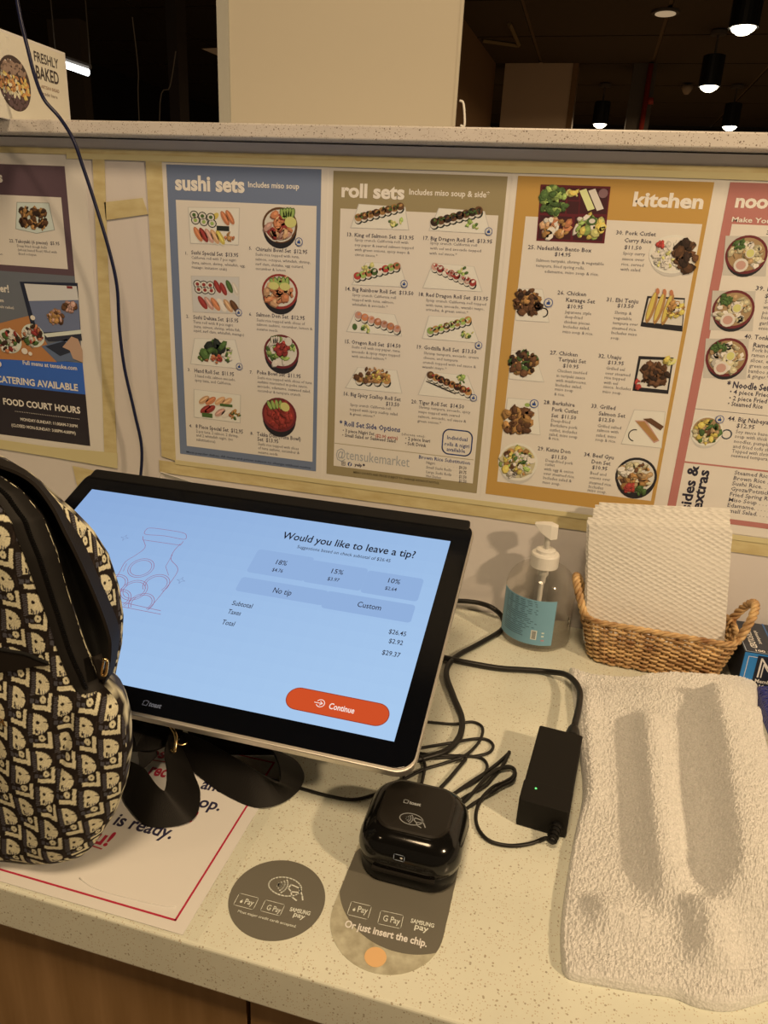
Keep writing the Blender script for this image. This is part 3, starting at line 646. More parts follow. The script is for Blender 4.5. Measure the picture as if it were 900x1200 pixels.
p.lines([('Deep-fried pork', 245, 468, 345, 480), ('cutlet', 243, 482, 279, 487), ('with egg & onion', 240, 499, 347, 512), ('over steamed rice.', 238, 515, 352, 530), ('Includes salad &', 236, 531, 340, 545), ('miso soup.', 234, 547, 300, 555)], 11)
p.head('34. Beef Gyu', 385, 448, 494, 461, 14); p.head('Don Set', 412, 474, 481, 483, 14); p.head('$10.95', 414, 494, 471, 501, 13)
p.lines([('Beef and', 407, 514, 467, 521), ('onions over', 405, 530, 481, 539), ('steamed rice.', 403, 548, 487, 558), ('Includes', 401, 563, 456, 569), ('miso soup.', 398, 576, 468, 585)], 11)
p.text('Most popular dishes', 470, 628, 587, 643, 11, A(84, 50, 20), .01); p.thumb(604, 641, 10)
p.ink()
p.c = (570, 195, 3.214)
def bento():
    q = [p.xy(*t) for t in ((205, 68), (468, 76), (444, 290), (188, 280))]
    s.poly(q, A(88, 24, 26), 5)
    for quad in (((212, 76), (300, 80), (296, 178), (204, 174)), ((306, 80), (350, 82), (348, 128), (304, 126)), ((306, 130), (350, 132), (346, 180), (302, 178)), ((356, 80), (460, 84), (452, 180), (350, 178)), ((202, 184), (322, 190), (316, 276), (194, 272)), ((334, 190), (448, 190), (436, 282), (326, 278))):
        s.poly([p.xy(*t) for t in quad], A(60, 22, 22), 6)
    p.blobs(256, 128, 46, 50, 60, ('green', 'avo', 'green'), 16); p.blobs(326, 104, 18, 18, 8, ('egg', 'lemon'), 12)
    for dx in (0, 34): s.poly([p.xy(*t) for t in ((350+dx, 92), (376+dx, 84), (408+dx, 160), (382+dx, 168))], FOOD['cream'] if dx else A(200, 180, 110), 10+dx//30)
    p.piece(440, 102, 18, 18, A(120, 80, 70), 0, 12); p.blobs(262, 230, 54, 36, 40, ('salmon', 'shrimp', 'rice', 'fry'), 15); p.blobs(388, 226, 50, 50, 40, ('lemon', 'egg', 'cream', 'avo'), 17)
    p.piece(398, 206, 20, 16, FOOD['green'], 0, 14); p.piece(398, 206, 12, 9, FOOD['cream'], 0, 15)
bento(); p.photo()
p.bowl(702, 335, 90, 78, 'plate', ('rice', 'cream', 'rice'), 30, 14, inner=A(212, 196, 160), depth=.03, extra=lambda: (p.blobs(672, 340, 38, 44, 50, ('cream', 'rice', 'lemon'), 9, 9), p.blobs(752, 335, 38, 52, 40, ('brown', 'dark', 'brown'), 20, 12), p.blobs(660, 292, 16, 10, 8, ('red',), 9, 13))); p.photo()
p.quadplate([(118, 458), (212, 462), (238, 588), (108, 580)]); p.blobs(155, 510, 46, 48, 80, ('brown', 'fry', 'brown', 'dark'), 15); c1 = p.xy(215, 550); s.ring(c1[0], c1[1], p.m(215, 550)*16, p.m(215, 550)*4, FOOD['black'], 9, 14, a0=-1.5, a1=1.8); p.thumb(234, 513, 17); p.photo()
q = [p.xy(*t) for t in ((606, 488), (748, 496), (738, 622), (580, 602))]; s.poly(q, FOOD['black'], 5); s.poly([p.xy(*t) for t in ((612, 496), (744, 502), (736, 600), (590, 586))], FOOD['rice'], 6)
for i in range(3): p.piece(622+i*30, 530+i*4, 15, 62, FOOD['fry'], -.15, 9); p.piece(620+i*30, 526+i*4, 8, 54, FOOD['egg'], -.15, 10); p.piece(645+i*26, 470+i*3, 7, 12, FOOD['salmon'], .3, 11)
p.blobs(712, 540, 28, 30, 36, ('fry', 'egg', 'cream'), 12, 11); p.photo()
p.c = (560, 390, 3.103)
p.quadplate([(122, 62), (205, 66), (242, 180), (112, 168)]); p.blobs(165, 108, 48, 42, 80, ('brown', 'green', 'dark', 'fry'), 14); p.photo()
q = [p.xy(*t) for t in ((585, 84), (712, 90), (692, 222), (562, 210))]; s.poly(q, FOOD['black'], 5); s.poly([p.xy(*t) for t in ((592, 96), (704, 100), (688, 208), (572, 196))], FOOD['rice'], 6)
p.blobs(642, 150, 48, 42, 60, ('dark', 'brown', 'brown'), 16, 8); p.blobs(690, 106, 20, 14, 10, ('egg', 'lemon'), 12, 13); p.blobs(582, 184, 12, 14, 8, ('red',), 10, 13); p.photo()
p.quadplate([(108, 235), (218, 245), (228, 372), (92, 355)]); p.blobs(150, 298, 48, 22, 40, ('fry', 'brown', 'brown'), 17); p.blobs(145, 338, 52, 22, 40, ('brown', 'fry', 'brown'), 17); p.piece(180, 262, 10, 7, FOOD['avo']); p.thumb(205, 257, 16); p.photo()
p.quadplate([(568, 278), (682, 286), (668, 420), (520, 404)]); s.poly([p.xy(*t) for t in ((570, 318), (612, 318), (660, 392), (640, 400))], FOOD['pink'], 9); s.poly([p.xy(*t) for t in ((576, 322), (606, 322), (656, 388), (640, 394))], FOOD['fry'], 10)
s.poly([p.xy(*t) for t in ((600, 312), (630, 310), (676, 340), (664, 354))], FOOD['brown'], 11); c1 = p.xy(570, 372); s.ring(c1[0], c1[1], p.m(570, 372)*22, p.m(570, 372)*3.5, FOOD['black'], 9, 16, a0=1.4, a1=4.6); p.photo()
p.bowl(145, 473, 72, 74, 'plate', ('noodle', 'egg', 'cream', 'avo', 'fry'), 90, 14, inner=FOOD['noodle'], depth=.04, extra=lambda: p.blobs(140, 458, 42, 34, 40, ('green', 'brown', 'egg', 'cream'), 9, 13)); p.photo()
p.bowl(575, 526, 76, 74, 'black', ('brown', 'fry', 'noodle', 'broth'), 80, 15, inner=FOOD['rice'], depth=.05, extra=lambda: (p.blobs(556, 562, 18, 14, 12, ('red',), 11, 13), p.blobs(592, 572, 18, 16, 14, ('green',), 11, 13), p.blobs(540, 498, 20, 14, 10, ('rice', 'cream'), 12, 13))); p.photo()

# --- noodles -------------------------------------------------------
p = Poster('menu sheet with dusty red border at the right edge headed noo', .7192, .9434, .1871, .5954, (.7108, .954, .1745, .6062)); s = p.s
s.rect(.7192, .1871, .9434, .5954, A(166, 94, 74), 1); p.crop(770, 200, 2.727)
a = p.xy(232, 170); b = p.xy(58, 1090)
p.c = (770, 200, 2.727); zt = a[1]; zb = b[1]; s.rect(.7192+.0105, zb, .9434-.0105, zt, CREAM, 2)
c1 = p.xy(90, 928); s.rect(.7192, c1[1]-.0022, .9434, c1[1], A(166, 94, 74), 3); c1 = p.xy(145, 762); s.rect(.7192+.0105, c1[1]-.0006, .9434-.0105, c1[1], SOFT, 3); p.ink('border_print')
p.text('noodles', 246, 116, 246+210, 134, 40, WHITE, .038, 3); p.text('Make Your Pick', 236, 163, 236+200, 180, 15, WHITE, .02, 2)
p.head('38. Miso', 347, 204, 440, 212, 13)
p.head('39. Miso Ramen', 313, 382, 313+160, 400, 14); p.head('$12.50', 343, 406, 343+62, 412, 13)
p.lines([('Soy bean', 342, 424, 412, 431), ('with ground', 338, 441, 425, 450), ('pork, corn,', 335, 458, 412, 466), ('bean sprouts,', 331, 474, 430, 484), ('garlic and', 326, 492, 396, 499), ('onion.*', 322, 508, 372, 512)], 12)
p.head('40. Tonkotsu', 278, 536, 278+115, 548, 14); p.head('Ramen', 305, 563, 305+62, 570, 14)
p.lines([('Pork base', 303, 578, 372, 586), ('ramen noodle', 300, 594, 395, 604), ('slices, egg,', 297, 611, 375, 619), ('green onion,', 294, 628, 380, 637), ('bamboo shoot', 290, 645, 386, 655), ('& ginger.*', 287, 661, 356, 668)], 12)
p.text('* Noodle Set Options', 222, 692, 222+225, 722, 20, INK, .03)
p.head('• 4 piece Fried Gyoza', 230, 712, 230+190, 736, 14); p.head('• 2 piece Fried Spring Roll', 228, 732, 228+220, 758, 14); p.head('• Steamed Rice', 224, 750, 336, 763, 14)
p.head('44. Big Nabeyaki Udon', 225, 798, 225+200, 822, 14); p.head('$12.95', 252, 820, 311, 828, 13)
p.lines([('Soy sauce based', 250, 838, 360, 849), ('soup with thick udon', 247, 853, 390, 870), ('noodles, pumpkin,', 244, 869, 370, 884), ('and fried tofu slices.', 241, 885, 385, 901), ('Topped with shrimp &', 238, 900, 385, 916), ('seaweed tempura.', 235, 914, 355, 928)], 11)
for i, (b_, w_) in enumerate((('Steamed Rice . . . . . . .', 190), ('Brown Rice . . . . . . . .', 190), ('Sushi Rice. . . . . . . . .', 190), ('Gyoza/Potstickers (4) . .', 200), ('Fried Spring Rolls . . . .', 195), ('Miso Soup . . . . . . . . .', 190), ('Edamame. . . . . . . . . .', 190), ('Small Salad. . . . . . . . .', 190))):
    x0, y0 = 246-3.9*i, 970+17.2*i; p.text(b_, x0, y0, x0+w_, y0+w_*.14, 12.5, SOFT, .008)
for b_, q0, q1, hh_ in (('sides &', (104, 1087), (128, 945), 26), ('extras', (140, 1086), (162, 957), 26)):
    a = p.xy(*q0); b = p.xy(*q1); s.text(b_, a, (a[0], b[1]), hh_*p.m(*q0)*1.25, A(36, 30, 36), 4, .03, 2)
p.ink()
for (x, y) in ((285, 272), (243, 447), (222, 600)):
    q = [p.xy(*t) for t in ((x-66, y-64), (x+72, y-62), (x+62, y+66), (x-76, y+62))]; s.poly(q, A(180, 154, 124), 4)
    p.bowl(x, y, 68, 66, 'wine', ('noodle', 'noodle', 'cream', 'broth'), 60, 13, inner=FOOD['broth'], depth=.03, extra=lambda: (p.piece(x-18, y+30, 24, 22, FOOD['cream'], 0, 14), p.piece(x-18, y+30, 16, 14, FOOD['pink'], 0, 15), p.piece(x+12, y-8, 16, 16, FOOD['cream'], 0, 14), p.piece(x+12, y-8, 13, 13, FOOD['lemon'], 0, 15), p.blobs(x-24, y-36, 22, 16, 24, ('green',), 7, 14))); p.photo()
c1 = p.xy(222, 842); s.ring(c1[0], c1[1], p.m(222, 842)*16, p.m(222, 842)*4, A(90, 84, 80), 5, 14)
p.bowl(158, 834, 52, 52, 'plate', ('broth', 'egg', 'brown', 'green', 'noodle'), 50, 12, inner=FOOD['broth'], depth=.03); p.thumb(200, 794, 14); p.photo()

# --- sheet at the left edge ----------------------------------------
p = Poster('menu sheet at the left edge, plum border above a blue and black hours notice', -.385, -.1605, .1781, .5883, (-.40, -.1285, .164, .603)); s = p.s
p.crop(0, 170, 6.923)
zm = p.xy(560, 1060)[1]; s.rect(-.385, zm, -.1605, .5883, A(88, 60, 56), 1)
a = p.xy(520, 432); b = p.xy(560, 1008); s.rect(-.372, b[1], -.1605-.0105, a[1]+.001, CREAM, 2)
p.c = (0, 330, 5.217); zb1 = p.xy(520, 500)[1]; zb2_ = p.xy(520, 690)[1]
s.rect(-.385, zb1, -.1605, zm, A(100, 92, 84), 1); s.rect(-.385, zb2_, -.1605, zb1, A(52, 84, 136), 2); s.rect(-.385, .1781, -.1605, zb2_, A(38, 28, 28), 1)
p.ink('border_print')
p.c = (0, 170, 6.923); a = p.xy(26, 300); s.text('sides', (a[0]-.048, a[1]), (a[0], a[1]), .0135, WHITE, 4, .038, 3)
p.head('22. Takoyaki (6 pieces)  $5.95', 78, 788, 488, 818, 26)
p.lines([('Deep fried dough balls', 140, 826, 384, 843), ('(wheat based flour) filled with', 146, 858, 466, 888), ('diced octopus.', 150, 890, 305, 910)], 20)
p.text('out.', -20, 890, 30, 896, 18, SOFT)
p.c = (0, 330, 5.217)
a = p.xy(60, 68); s.text('Order!', (a[0]-.042, a[1]+.0005), (a[0], a[1]+.0005), .0105, WHITE, 4, .03, 2)
a = p.xy(26, 126); s.text('.com', (a[0]-.02, a[1]), (a[0], a[1]), .0052, WHITE, 4, .02); a = p.xy(88, 168); s.text('(3 mile radius)', (a[0]-.034, a[1]), (a[0], a[1]), .0040, WHITE, 4, .01)
p.text('Full menu at tensuke.com', 140, 506, 474, 538, 24, WHITE, .02, 2)
a = p.xy(480, 668); s.text('CATERING AVAILABLE', (a[0]-.152, a[1]), (a[0], a[1]), .0102, WHITE, 6, .03, 2)
a = p.xy(494, 806); s.text('FOOD COURT HOURS', (a[0]-.145, a[1]), (a[0], a[1]), .0100, WHITE, 6, .03, 2)
a = p.xy(484, 838)
for k in range(36): s.ell(a[0]-.0034*k, a[1]-.0005, .0007, .0007, WHITE, 6, 6)
a = p.xy(478, 893); s.text('MONDAY-SUNDAY: 11:00AM-7:30PM', (a[0]-.108, a[1]), (a[0], a[1]), .0048, WHITE, 6, .02)
a = p.xy(466, 935); s.text('(CLOSED MON-SUNDAY: 3:00PM-4:00PM)', (a[0]-.122, a[1]), (a[0], a[1]), .0048, WHITE, 6, .02)
p.ink()
p.c = (0, 170, 6.923)
p.quadplate([(138, 462), (400, 468), (448, 690), (300, 718), (128, 680)], A(190, 176, 150), A(140, 126, 104))
for i in range(3):
    for j in range(2): p.blobs(205+i*70, 540+j*85+i*5, 34, 36, 22, ('brown', 'dark', 'fry'), 20)
p.photo()
p.c = (0, 330, 5.217)
s.poly([p.xy(*t) for t in ((-60, 270), (190, 205), (300, 400), (350, 492), (-60, 470))], A(170, 104, 54), 4)
s.poly([p.xy(*t) for t in ((122, 0), (476, 8), (496, 320), (270, 350), (195, 280))], A(34, 34, 42), 5)
s.poly([p.xy(*t) for t in ((150, 12), (470, 28), (482, 112), (178, 118))], A(196, 172, 150), 6)
s.poly([p.xy(*t) for t in ((178, 118), (482, 112), (492, 298), (232, 312))], A(104, 100, 106), 6)
s.poly([p.xy(*t) for t in ((250, 325), (496, 300), (504, 360), (300, 365))], A(46, 42, 44), 7); s.poly([p.xy(*t) for t in ((268, 318), (498, 294), (500, 318), (290, 340))], A(200, 190, 180), 8)
s.poly([p.xy(*t) for t in ((255, 395), (410, 350), (500, 480), (350, 490))], A(90, 92, 98), 7); s.poly([p.xy(*t) for t in ((280, 395), (400, 362), (440, 430), (370, 455))], A(40, 40, 44), 8)
p.blobs(345, 215, 46, 40, 60, ('brown', 'fry', 'pink'), 16, 9); p.blobs(430, 150, 40, 24, 30, ('brown', 'pink'), 18, 9)
s.poly([p.xy(*t) for t in ((385, 400), (440, 335), (480, 350), (508, 420), (510, 495), (450, 470), (430, 420))], A(176, 128, 92), 12)
p.text('MARKET', 285, 68, 420, 72, 12, A(110, 96, 88)); p.text('& FOOD COURT', 295, 90, 420, 92, 12, A(110, 96, 88)); p.panel((410, 26), (446, 44), A(120, 40, 36), 8)
for x, y, r in ((60, 362, 74), (205, 330, 70)):
    p.piece(x, y, r, r, A(200, 188, 160), 0, 10); p.blobs(x, y, r*.85, r*.85, 60, ('tuna', 'rice', 'salmon', 'green', 'cream', 'dark'), 16, 11)
for x, y, r in ((205, 220, 15), (155, 424, 19), (190, 440, 12), (-6, 502, 20)): p.piece(x, y, r, r, WHITE, 0, 16)
p.photo()

# ------------------------------------------------------------------ masking tape
TG = 'masking tape strips holding the menus'
def tape(pts, label, y=-.0019, m='tape', th=.00035):
    V = [W(u, v, y) for u, v in pts]; f = [tuple(v) for v in V]; b = [(v[0], v[1]+th, v[2]) for v in V]
    Vv, F = stack([f, b]); return tag(obj('tape_strip', Vv, F, M[m]), label, 'tape', TG)
def tape_w(x0, x1, z0, z1, label, y=-.0019, m='tape', sk=0.0, waves=0.0):
    n = 24; r = random.Random(int(z0*9999)); top = [(x0+(x1-x0)*i/n, z1+sk*i/n+r.uniform(-1, 1)*waves) for i in range(n+1)]; bot = [(x0+(x1-x0)*i/n, z0+sk*i/n+r.uniform(-1, 1)*waves) for i in range(n, -1, -1)]
    P = top+bot; Vv, F = stack([[(x, y, z) for x, z in P], [(x, y+.00035, z) for x, z in P]]); return tag(obj('tape_strip', Vv, F, M[m]), label, 'tape', TG)
tape_w(-.42, 1.0, .6035, .6115, 'darker of the two tape strips running the full width just under the stone ledge', -.0016)
tape_w(-.155, 1.0, .598, .6055, 'paler tape strip along the top edges of the coloured menus', -.0024, 'tape_b', 0, .0002)
tape([(108, 178), (122, 178), (126, 300), (132, 420), (137.5, 546), (122.5, 541), (118, 400), (112, 270)], 'upright tape strip down the right edge of the leftmost menu')
tape([(-30, 511), (60, 524), (137.5, 531), (137.5, 549), (60, 535.5), (-30, 521)], 'tape strip under the hours notice of the leftmost menu', -.0026, 'tape_b')
tape([(122, 237), (167, 232), (173.5, 251), (124, 258)], 'short torn piece of tape between the leftmost menu and sushi sets')
tape([(85, 546), (140, 558), (142, 580), (91, 572)], 'short piece of tape low on the wall behind the left corner of the monitor')
tape([(170, 181), (189, 181), (197, 350), (206, 540), (189.5, 535), (180, 350)], 'upright tape strip along the left side of the sushi sets menu', -.0020, 'tape')
zz0 = W(340, 574)[2]; zz1 = W(340, 560.5)[2]
tape_w(W(187, 540)[0], .99, zz0, zz1+.0015, 'long tape strip under the bottom edges of the coloured menus', -.0016, 'tape', -.001, .0002)
tape_w(W(206, 540)[0], .85, zz1-.001, zz1+.006, 'paler tape strip overlapping the bottom margins of the coloured menus', -.0026, 'tape_b', -.0005, .0002)
# ------------------------------------------------------------------ touch monitor lying back on its stand
MO = np.array([-.01033, -.45435, .0900]); MEX = np.array([math.cos(.005), math.sin(.005), 0.]); _h = np.array([-math.sin(.005), math.cos(.005), 0.])
TI = .3815; MEY = _h*math.cos(TI)+np.array([0, 0, 1])*math.sin(TI); MN = np.cross(MEX, MEY)
def mon(P): return frame_xf(P, MO, MEX, MEY, MN)
MT = thing('touch_monitor', 'big black touch monitor tilted back on the counter with a pale blue tip screen', 'monitor', (.23, -.33, 0))
def mslab(x0, x1, y0, y1, r, z0, z1, bev):
    V, F = rslab(x1-x0, y1-y0, r, z0, z1, bev, 8); V = np.array(V); V[:, 0] += (x0+x1)/2; V[:, 1] += (y0+y1)/2; return mon(V), F
obj('housing', *mslab(-.012, .487, .004, .304, .014, -.034, -.009, .004), M['black'], MT, smooth=False)
obj('silver_frame', *mslab(-.0245, .4998, -.0285, .302, .018, -.010, -.0012, .0012), M['silver'], MT)
obj('glass', *mslab(-.0228, .4981, -.0248, .3005, .016, -.004, -.0004, .0006), M['glass_black'], MT)
obj('top_rim', *mslab(-.018, .493, .289, .3065, .004, -.012, .0010, .0012), M['black'], MT)
# stand: round foot, leaning neck and mounting plate below the housing
obj('foot', *lathe([(.095, 0.0005), (.095, .006), (.088, .009)], (.24, -.275, 0), 40), M['black'], MT)
pc = mon([(.245, .14, -.034)])[0]
obj('neck', *tube([(.24, -.275, .006), tuple(pc)], .020, 16, 0), M['black'], MT, smooth=True)
obj('mount_plate', *mslab(.19, .30, .09, .19, .01, -.040, -.034, .001), M['black'], MT)
SS = Sheet(MO, MEX, MEY, step=.00003, base=-.0004+.00006)
SC = L(154, 184, 224); SB = L(145, 176, 220); ST = L(44, 42, 58); SR = L(206, 80, 40); SL_ = L(150, 96, 128)
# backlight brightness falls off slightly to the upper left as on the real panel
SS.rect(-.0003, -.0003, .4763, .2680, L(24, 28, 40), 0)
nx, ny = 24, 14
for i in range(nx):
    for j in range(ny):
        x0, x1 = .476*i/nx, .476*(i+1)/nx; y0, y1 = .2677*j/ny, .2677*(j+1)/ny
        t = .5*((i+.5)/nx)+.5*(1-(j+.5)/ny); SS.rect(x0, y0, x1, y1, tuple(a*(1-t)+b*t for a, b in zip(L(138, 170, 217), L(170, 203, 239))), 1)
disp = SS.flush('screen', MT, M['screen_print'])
def rr_between(a, b, r, col, lay=2):
    p, q = SS.px(*a), SS.px(*b); w, h = abs(q[0]-p[0]), abs(q[1]-p[1]); cx, cy = (p[0]+q[0])/2, (p[1]+q[1])/2
    SS.poly([(cx+x, cy+y) for x, y in rrect(w, h, min(r, h/2-.0002), 8)], col, lay)
yb1 = SS.px(431, 667)[1]; 
for a, b in (((303, 643), (356, 681)), ((366, 656), (422, 692.5)), ((431.5, 668), (489, 705)), ((284, 675.5), (378, 709.5)), ((384, 692), (481, 730))): rr_between(a, b, .004, SB); SS.flush('tip_button', disp, M['screen_print'])
rr_between((341, 803), (452, 853.5), .03, L(150, 60, 40), 2); 
p_, q_ = SS.px(341, 803), SS.px(452, 853.5)
cx, cy, w, h = (p_[0]+q_[0])/2, (p_[1]+q_[1])/2, abs(p_[0]-q_[0]), abs(p_[1]-q_[1])
SS.poly([(cx+x, cy+y) for x, y in rrect(w-.0016, h-.0016, h/2-.001, 10)], SR, 3); SS.flush('continue_button', disp, M['screen_print'])
def mt(b, a, c, h, col=ST, bold=0.0, res=3): p0 = SS.px(*a); p1 = SS.px(*c); SS.text(b, p0, (p1[0], p0[1]), h*SS.vpm(*a), col, 5, bold, res)
mt('Would you like to leave a tip?', (330, 630.5), (486.5, 652), 7.6, L(30, 26, 36), .012)
SS.flush('heading_text', disp, M['screen_print'])
mt('Suggestions based on check subtotal of $26.45', (347.5, 642), (457.5, 658.5), 3.5)
for b, a, c, h in (('18%', (321, 660.5), (335.5, 662.5), 5.2), ('$4.76', (318, 669), (331, 670.5), 3.8), ('15%', (386, 671), (401.5, 673.5), 5.2), ('$3.97', (383, 679.5), (397, 681.5), 3.8),
                   ('10%', (452.5, 682), (468.5, 684.5), 5.2), ('$2.64', (450.5, 690.5), (464.5, 692.5), 3.8), ('No tip', (318.6, 694), (341, 697), 6), ('Custom', (417.8, 710.5), (446.5, 714.5), 6),
                   ('Subtotal', (271, 708.5), (295.5, 711.8), 5), ('Taxes', (266, 718.5), (281.5, 721), 5), ('Total', (259, 731), (274.5, 733), 5.2), ('$26.45', (454.8, 742), (476, 744.5), 5.2), ('$2.92', (454.8, 753), (472, 755), 5.2), ('$29.37', (446.8, 766.5), (468.5, 769.5), 5.4)):
    mt(b, a, c, h, ST, .006)
mt('Continue', (384.5, 830), (415, 834.5), 6.6, L(250, 236, 226), .015)
c_ = SS.px(375.5, 824); SS.ring(c_[0], c_[1], .0040, .0007, L(250, 236, 226), 5, 20, a0=-2.6, a1=2.6); SS.line([(c_[0]-.006, c_[1]), (c_[0]+.002, c_[1])], .0007, L(250, 236, 226), 5); SS.line([(c_[0]-.0004, c_[1]+.002), (c_[0]+.002, c_[1]), (c_[0]-.0004, c_[1]-.002)], .0007, L(250, 236, 226), 5)
tag(SS.flush('screen_text', disp, M['screen_print']), kind='stuff')
def J(x, y): return SS.px(60+x/1.731, 540+y/1.731)
lw = .0006
SS.line(smooth_path([J(*q) for q in ((190, 142), (200, 136), (235, 140), (268, 146), (274, 153), (268, 159), (230, 152), (192, 149), (190, 142))], 4), lw, SL_, 4)
SS.line([J(186, 153), J(186, 160), J(262, 171), J(268, 163)], lw, SL_, 4); SS.line(smooth_path([J(187, 160), J(190, 176), J(170, 192), (J(150, 205)), J(136, 230), J(112, 268), J(96, 292)], 4), lw, SL_, 4)
SS.line(smooth_path([J(262, 168), J(248, 184), J(243, 200), J(256, 216), J(252, 232), J(222, 272), J(196, 302)], 4), lw, SL_, 4); SS.line([J(84, 283), J(150, 297), J(222, 311)], lw, SL_, 4); SS.line([J(88, 277), J(160, 290), J(222, 304)], lw, SL_, 4)
SS.line([J(246, 190), J(232, 214), J(238, 232)], lw*.8, SL_, 4); SS.line([J(153, 208), J(146, 224)], lw*.8, SL_, 4)
for x, y, r in ((182, 217, .0150), (168, 262, .0150), (213, 250, .0150), (183, 288, .0140), (128, 250, .0150), (136, 280, .014)):
    c_ = J(x, y); a1 = 6.283 if (x, y) in ((182, 217), (168, 262)) else 3.9; a0 = 0 if a1 > 6 else -.6
    SS.ring(c_[0], c_[1], r, lw, SL_, 4, 28, a0=a0, a1=a1); SS.ring(c_[0], c_[1], r*.82, lw, SL_, 4, 28, a0=a0, a1=a1)
tag(SS.flush('jar_drawing', disp, M['screen_print']), kind='stuff')
for u, v in ((146, 630), (212, 680)):
    c_ = SS.px(u, v); SS.line([(c_[0], c_[1]+.005), (c_[0]+.0012, c_[1]+.0012), (c_[0]+.005, c_[1]), (c_[0]+.0012, c_[1]-.0012), (c_[0], c_[1]-.005), (c_[0]-.0012, c_[1]-.0012), (c_[0]-.005, c_[1]), (c_[0]-.0012, c_[1]+.0012)], lw*.7, L(120, 136, 176), 4, closed=True)
tag(SS.flush('sparkle_drawing', disp, M['screen_print']), kind='stuff')
LS = Sheet(MO, MEX, MEY, step=.00003, base=-.0004+.00006)
def tlogo(S, x, y, h, col, ang=0.0, lay=2):
    """outlined slice of bread and the word beside it"""
    ca, sa = math.cos(ang), math.sin(ang); R = lambda a, b: (x+a*ca-b*sa, y+a*sa+b*ca)
    S.line([R(0, 0), R(h*1.1, 0), R(h*1.1, h*.6), R(h*1.25, h*.95), R(h*.9, h*1.2), R(h*.2, h*1.2), R(-h*.15, h*.95), R(0, h*.6)], h*.17, col, lay, closed=True)
    S.text('toast', R(h*1.5, 0), R(h*4.6, 0), h*1.15, col, lay, .03, 3)
c_ = SS.px(166, 826.5); tlogo(LS, c_[0], -.0165, .0042, A(96, 92, 96)); LS.flush('logo', MT, M['print'])

# ------------------------------------------------------------------ cables
def cab(name, pts, r, label, z=None, group='cables on the counter', cat='cable', parent=None, m='cable'):
    P = [W(p[0], p[1], p[3]) if len(p) > 3 else G(p[0], p[1], p[2] if len(p) > 2 else (r+.0004)) for p in pts]
    o = obj(name, *tube(P, r, 8, 6), M[m], parent, smooth=True)
    if parent is None: tag(o, label, cat, group)
    return o
cab('power_cable', [(440, 688, 0, -.011), (475, 697, 0, -.012), (505, 703, 0, -.012), (525, 704, 0, -.012), (545, 704.5, 0, -.012), (563, 707, 0, -.013), (578, 713, 0, -.020), (589, 724), (589, 737), (566, 752), (534, 770), (523, 788), (531, 815), (541, 841), (539, 862), (526, 878), (506, 886), (480, 890), (440, 880), (400, 850), (370, 820)], .0037,
    'thick black cable curving from behind the monitor round the sanitizer bottle')
T_ = thing('power_adapter', 'black rectangular power adapter with a green light lying beside the white towel', 'adapter', (.612, -.36, 0))
bc = np.array([.6105, -.3605]); ba = -.085
def brick(w, d, r, z0, z1, bev, cx=0, cy=0):
    V, F = rslab(w, d, r, z0, z1, bev, 4); V = np.array(V); V[:, 0] += bc[0]+cx; V[:, 1] += bc[1]+cy; return rot_z(V, bc, ba), F
obj('case', *brick(.0465, .123, .0025, .001, .0160, .0012), M['black_matte'], T_)
obj('case_top', *brick(.0460, .1225, .0025, .0163, .0305, .0014), M['black_matte'], T_)
obj('end_cap', *brick(.0472, .030, .0025, .0008, .0310, .0008, 0, -.0468), M['black_matte'], T_)
lp = G(628, 924, .031); obj('indicator_light', *lathe([(.0011, 0), (.0009, .0006)], (lp[0], lp[1], .0308), 10), M['led'], T_)
e1 = rot_z([(bc[0]+.012, bc[1]+.060, .021), (bc[0]+.012, bc[1]+.086, .020)], bc, ba)
obj('plug', *tube([e1[0], e1[0]*.4+e1[1]*.6, e1[1]], [.0090, .0088, .0082, .0076, .007, .0060, .0052], 10, 3), M['black'], T_, smooth=True)
e2 = rot_z([(bc[0]+.014, bc[1]-.060, .012), (bc[0]+.012, bc[1]-.080, .009)], bc, ba)
cn = obj('cord_relief', *tube([e2[0], .5*(e2[0]+e2[1]), e2[1]], [.0060, .0055, .005, .0045, .004, .0035], 10, 3), M['black'], T_, smooth=True)
for k in range(4):
    c_ = e2[0]+(e2[1]-e2[0])*(.25+.2*k); obj('relief_rib', *tube([c_, c_+(e2[1]-e2[0])*.06], .0062-.0004*k, 10, 0), M['black_matte'], cn)
up = [e1[1]]+[G(*q) for q in ((679, 824, .022), (678, 806, .021), (664, 791, .016), (640, 787, .006), (615, 785, .0045), (585, 783, .0045), (550, 777, .0045), (522, 771, .0045), (495, 764, .005), (460, 757, .006), (420, 752, .006), (380, 760, .006), (350, 780, .006))]
obj('mains_cord', *tube(up, .0037, 8, 6), M['cable'], T_, smooth=True)
low = [e2[1]]+[G(*q) for q in ((640, 982, .003), (620, 989, .0023), (596, 991, .0023), (573, 985, .0023), (560, 970, .0023), (558, 952, .0023), (565, 935, .004), (578, 922, .006), (590, 917, .006), (601, 910, .006), (603, 902, .006), (595, 898, .006), (580, 903, .006), (565, 916, .006), (549, 935, .004), (532, 950, .003))]
obj('output_cord', *tube([p if len(p) == 3 and not isinstance(p, tuple) else p for p in low], .0018, 8, 6), M['cable'], T_, smooth=True)
def thin(pts, lab, r=.0017): return cab('thin_cable', pts, r, lab)
thin([(380, 820, .004), (430, 840, .006), (470, 845, .006), (499, 846), (531, 848.5), (553, 846), (565, 852), (564, 864), (556, 876), (542, 887, .006), (519, 895), (496, 902), (478, 911), (458, 922), (436, 932), (412, 937), (382, 932), (350, 923), (310, 912, .004), (280, 905, .004)], 'thin black cable looping right of the monitor then running left under it past the strap')
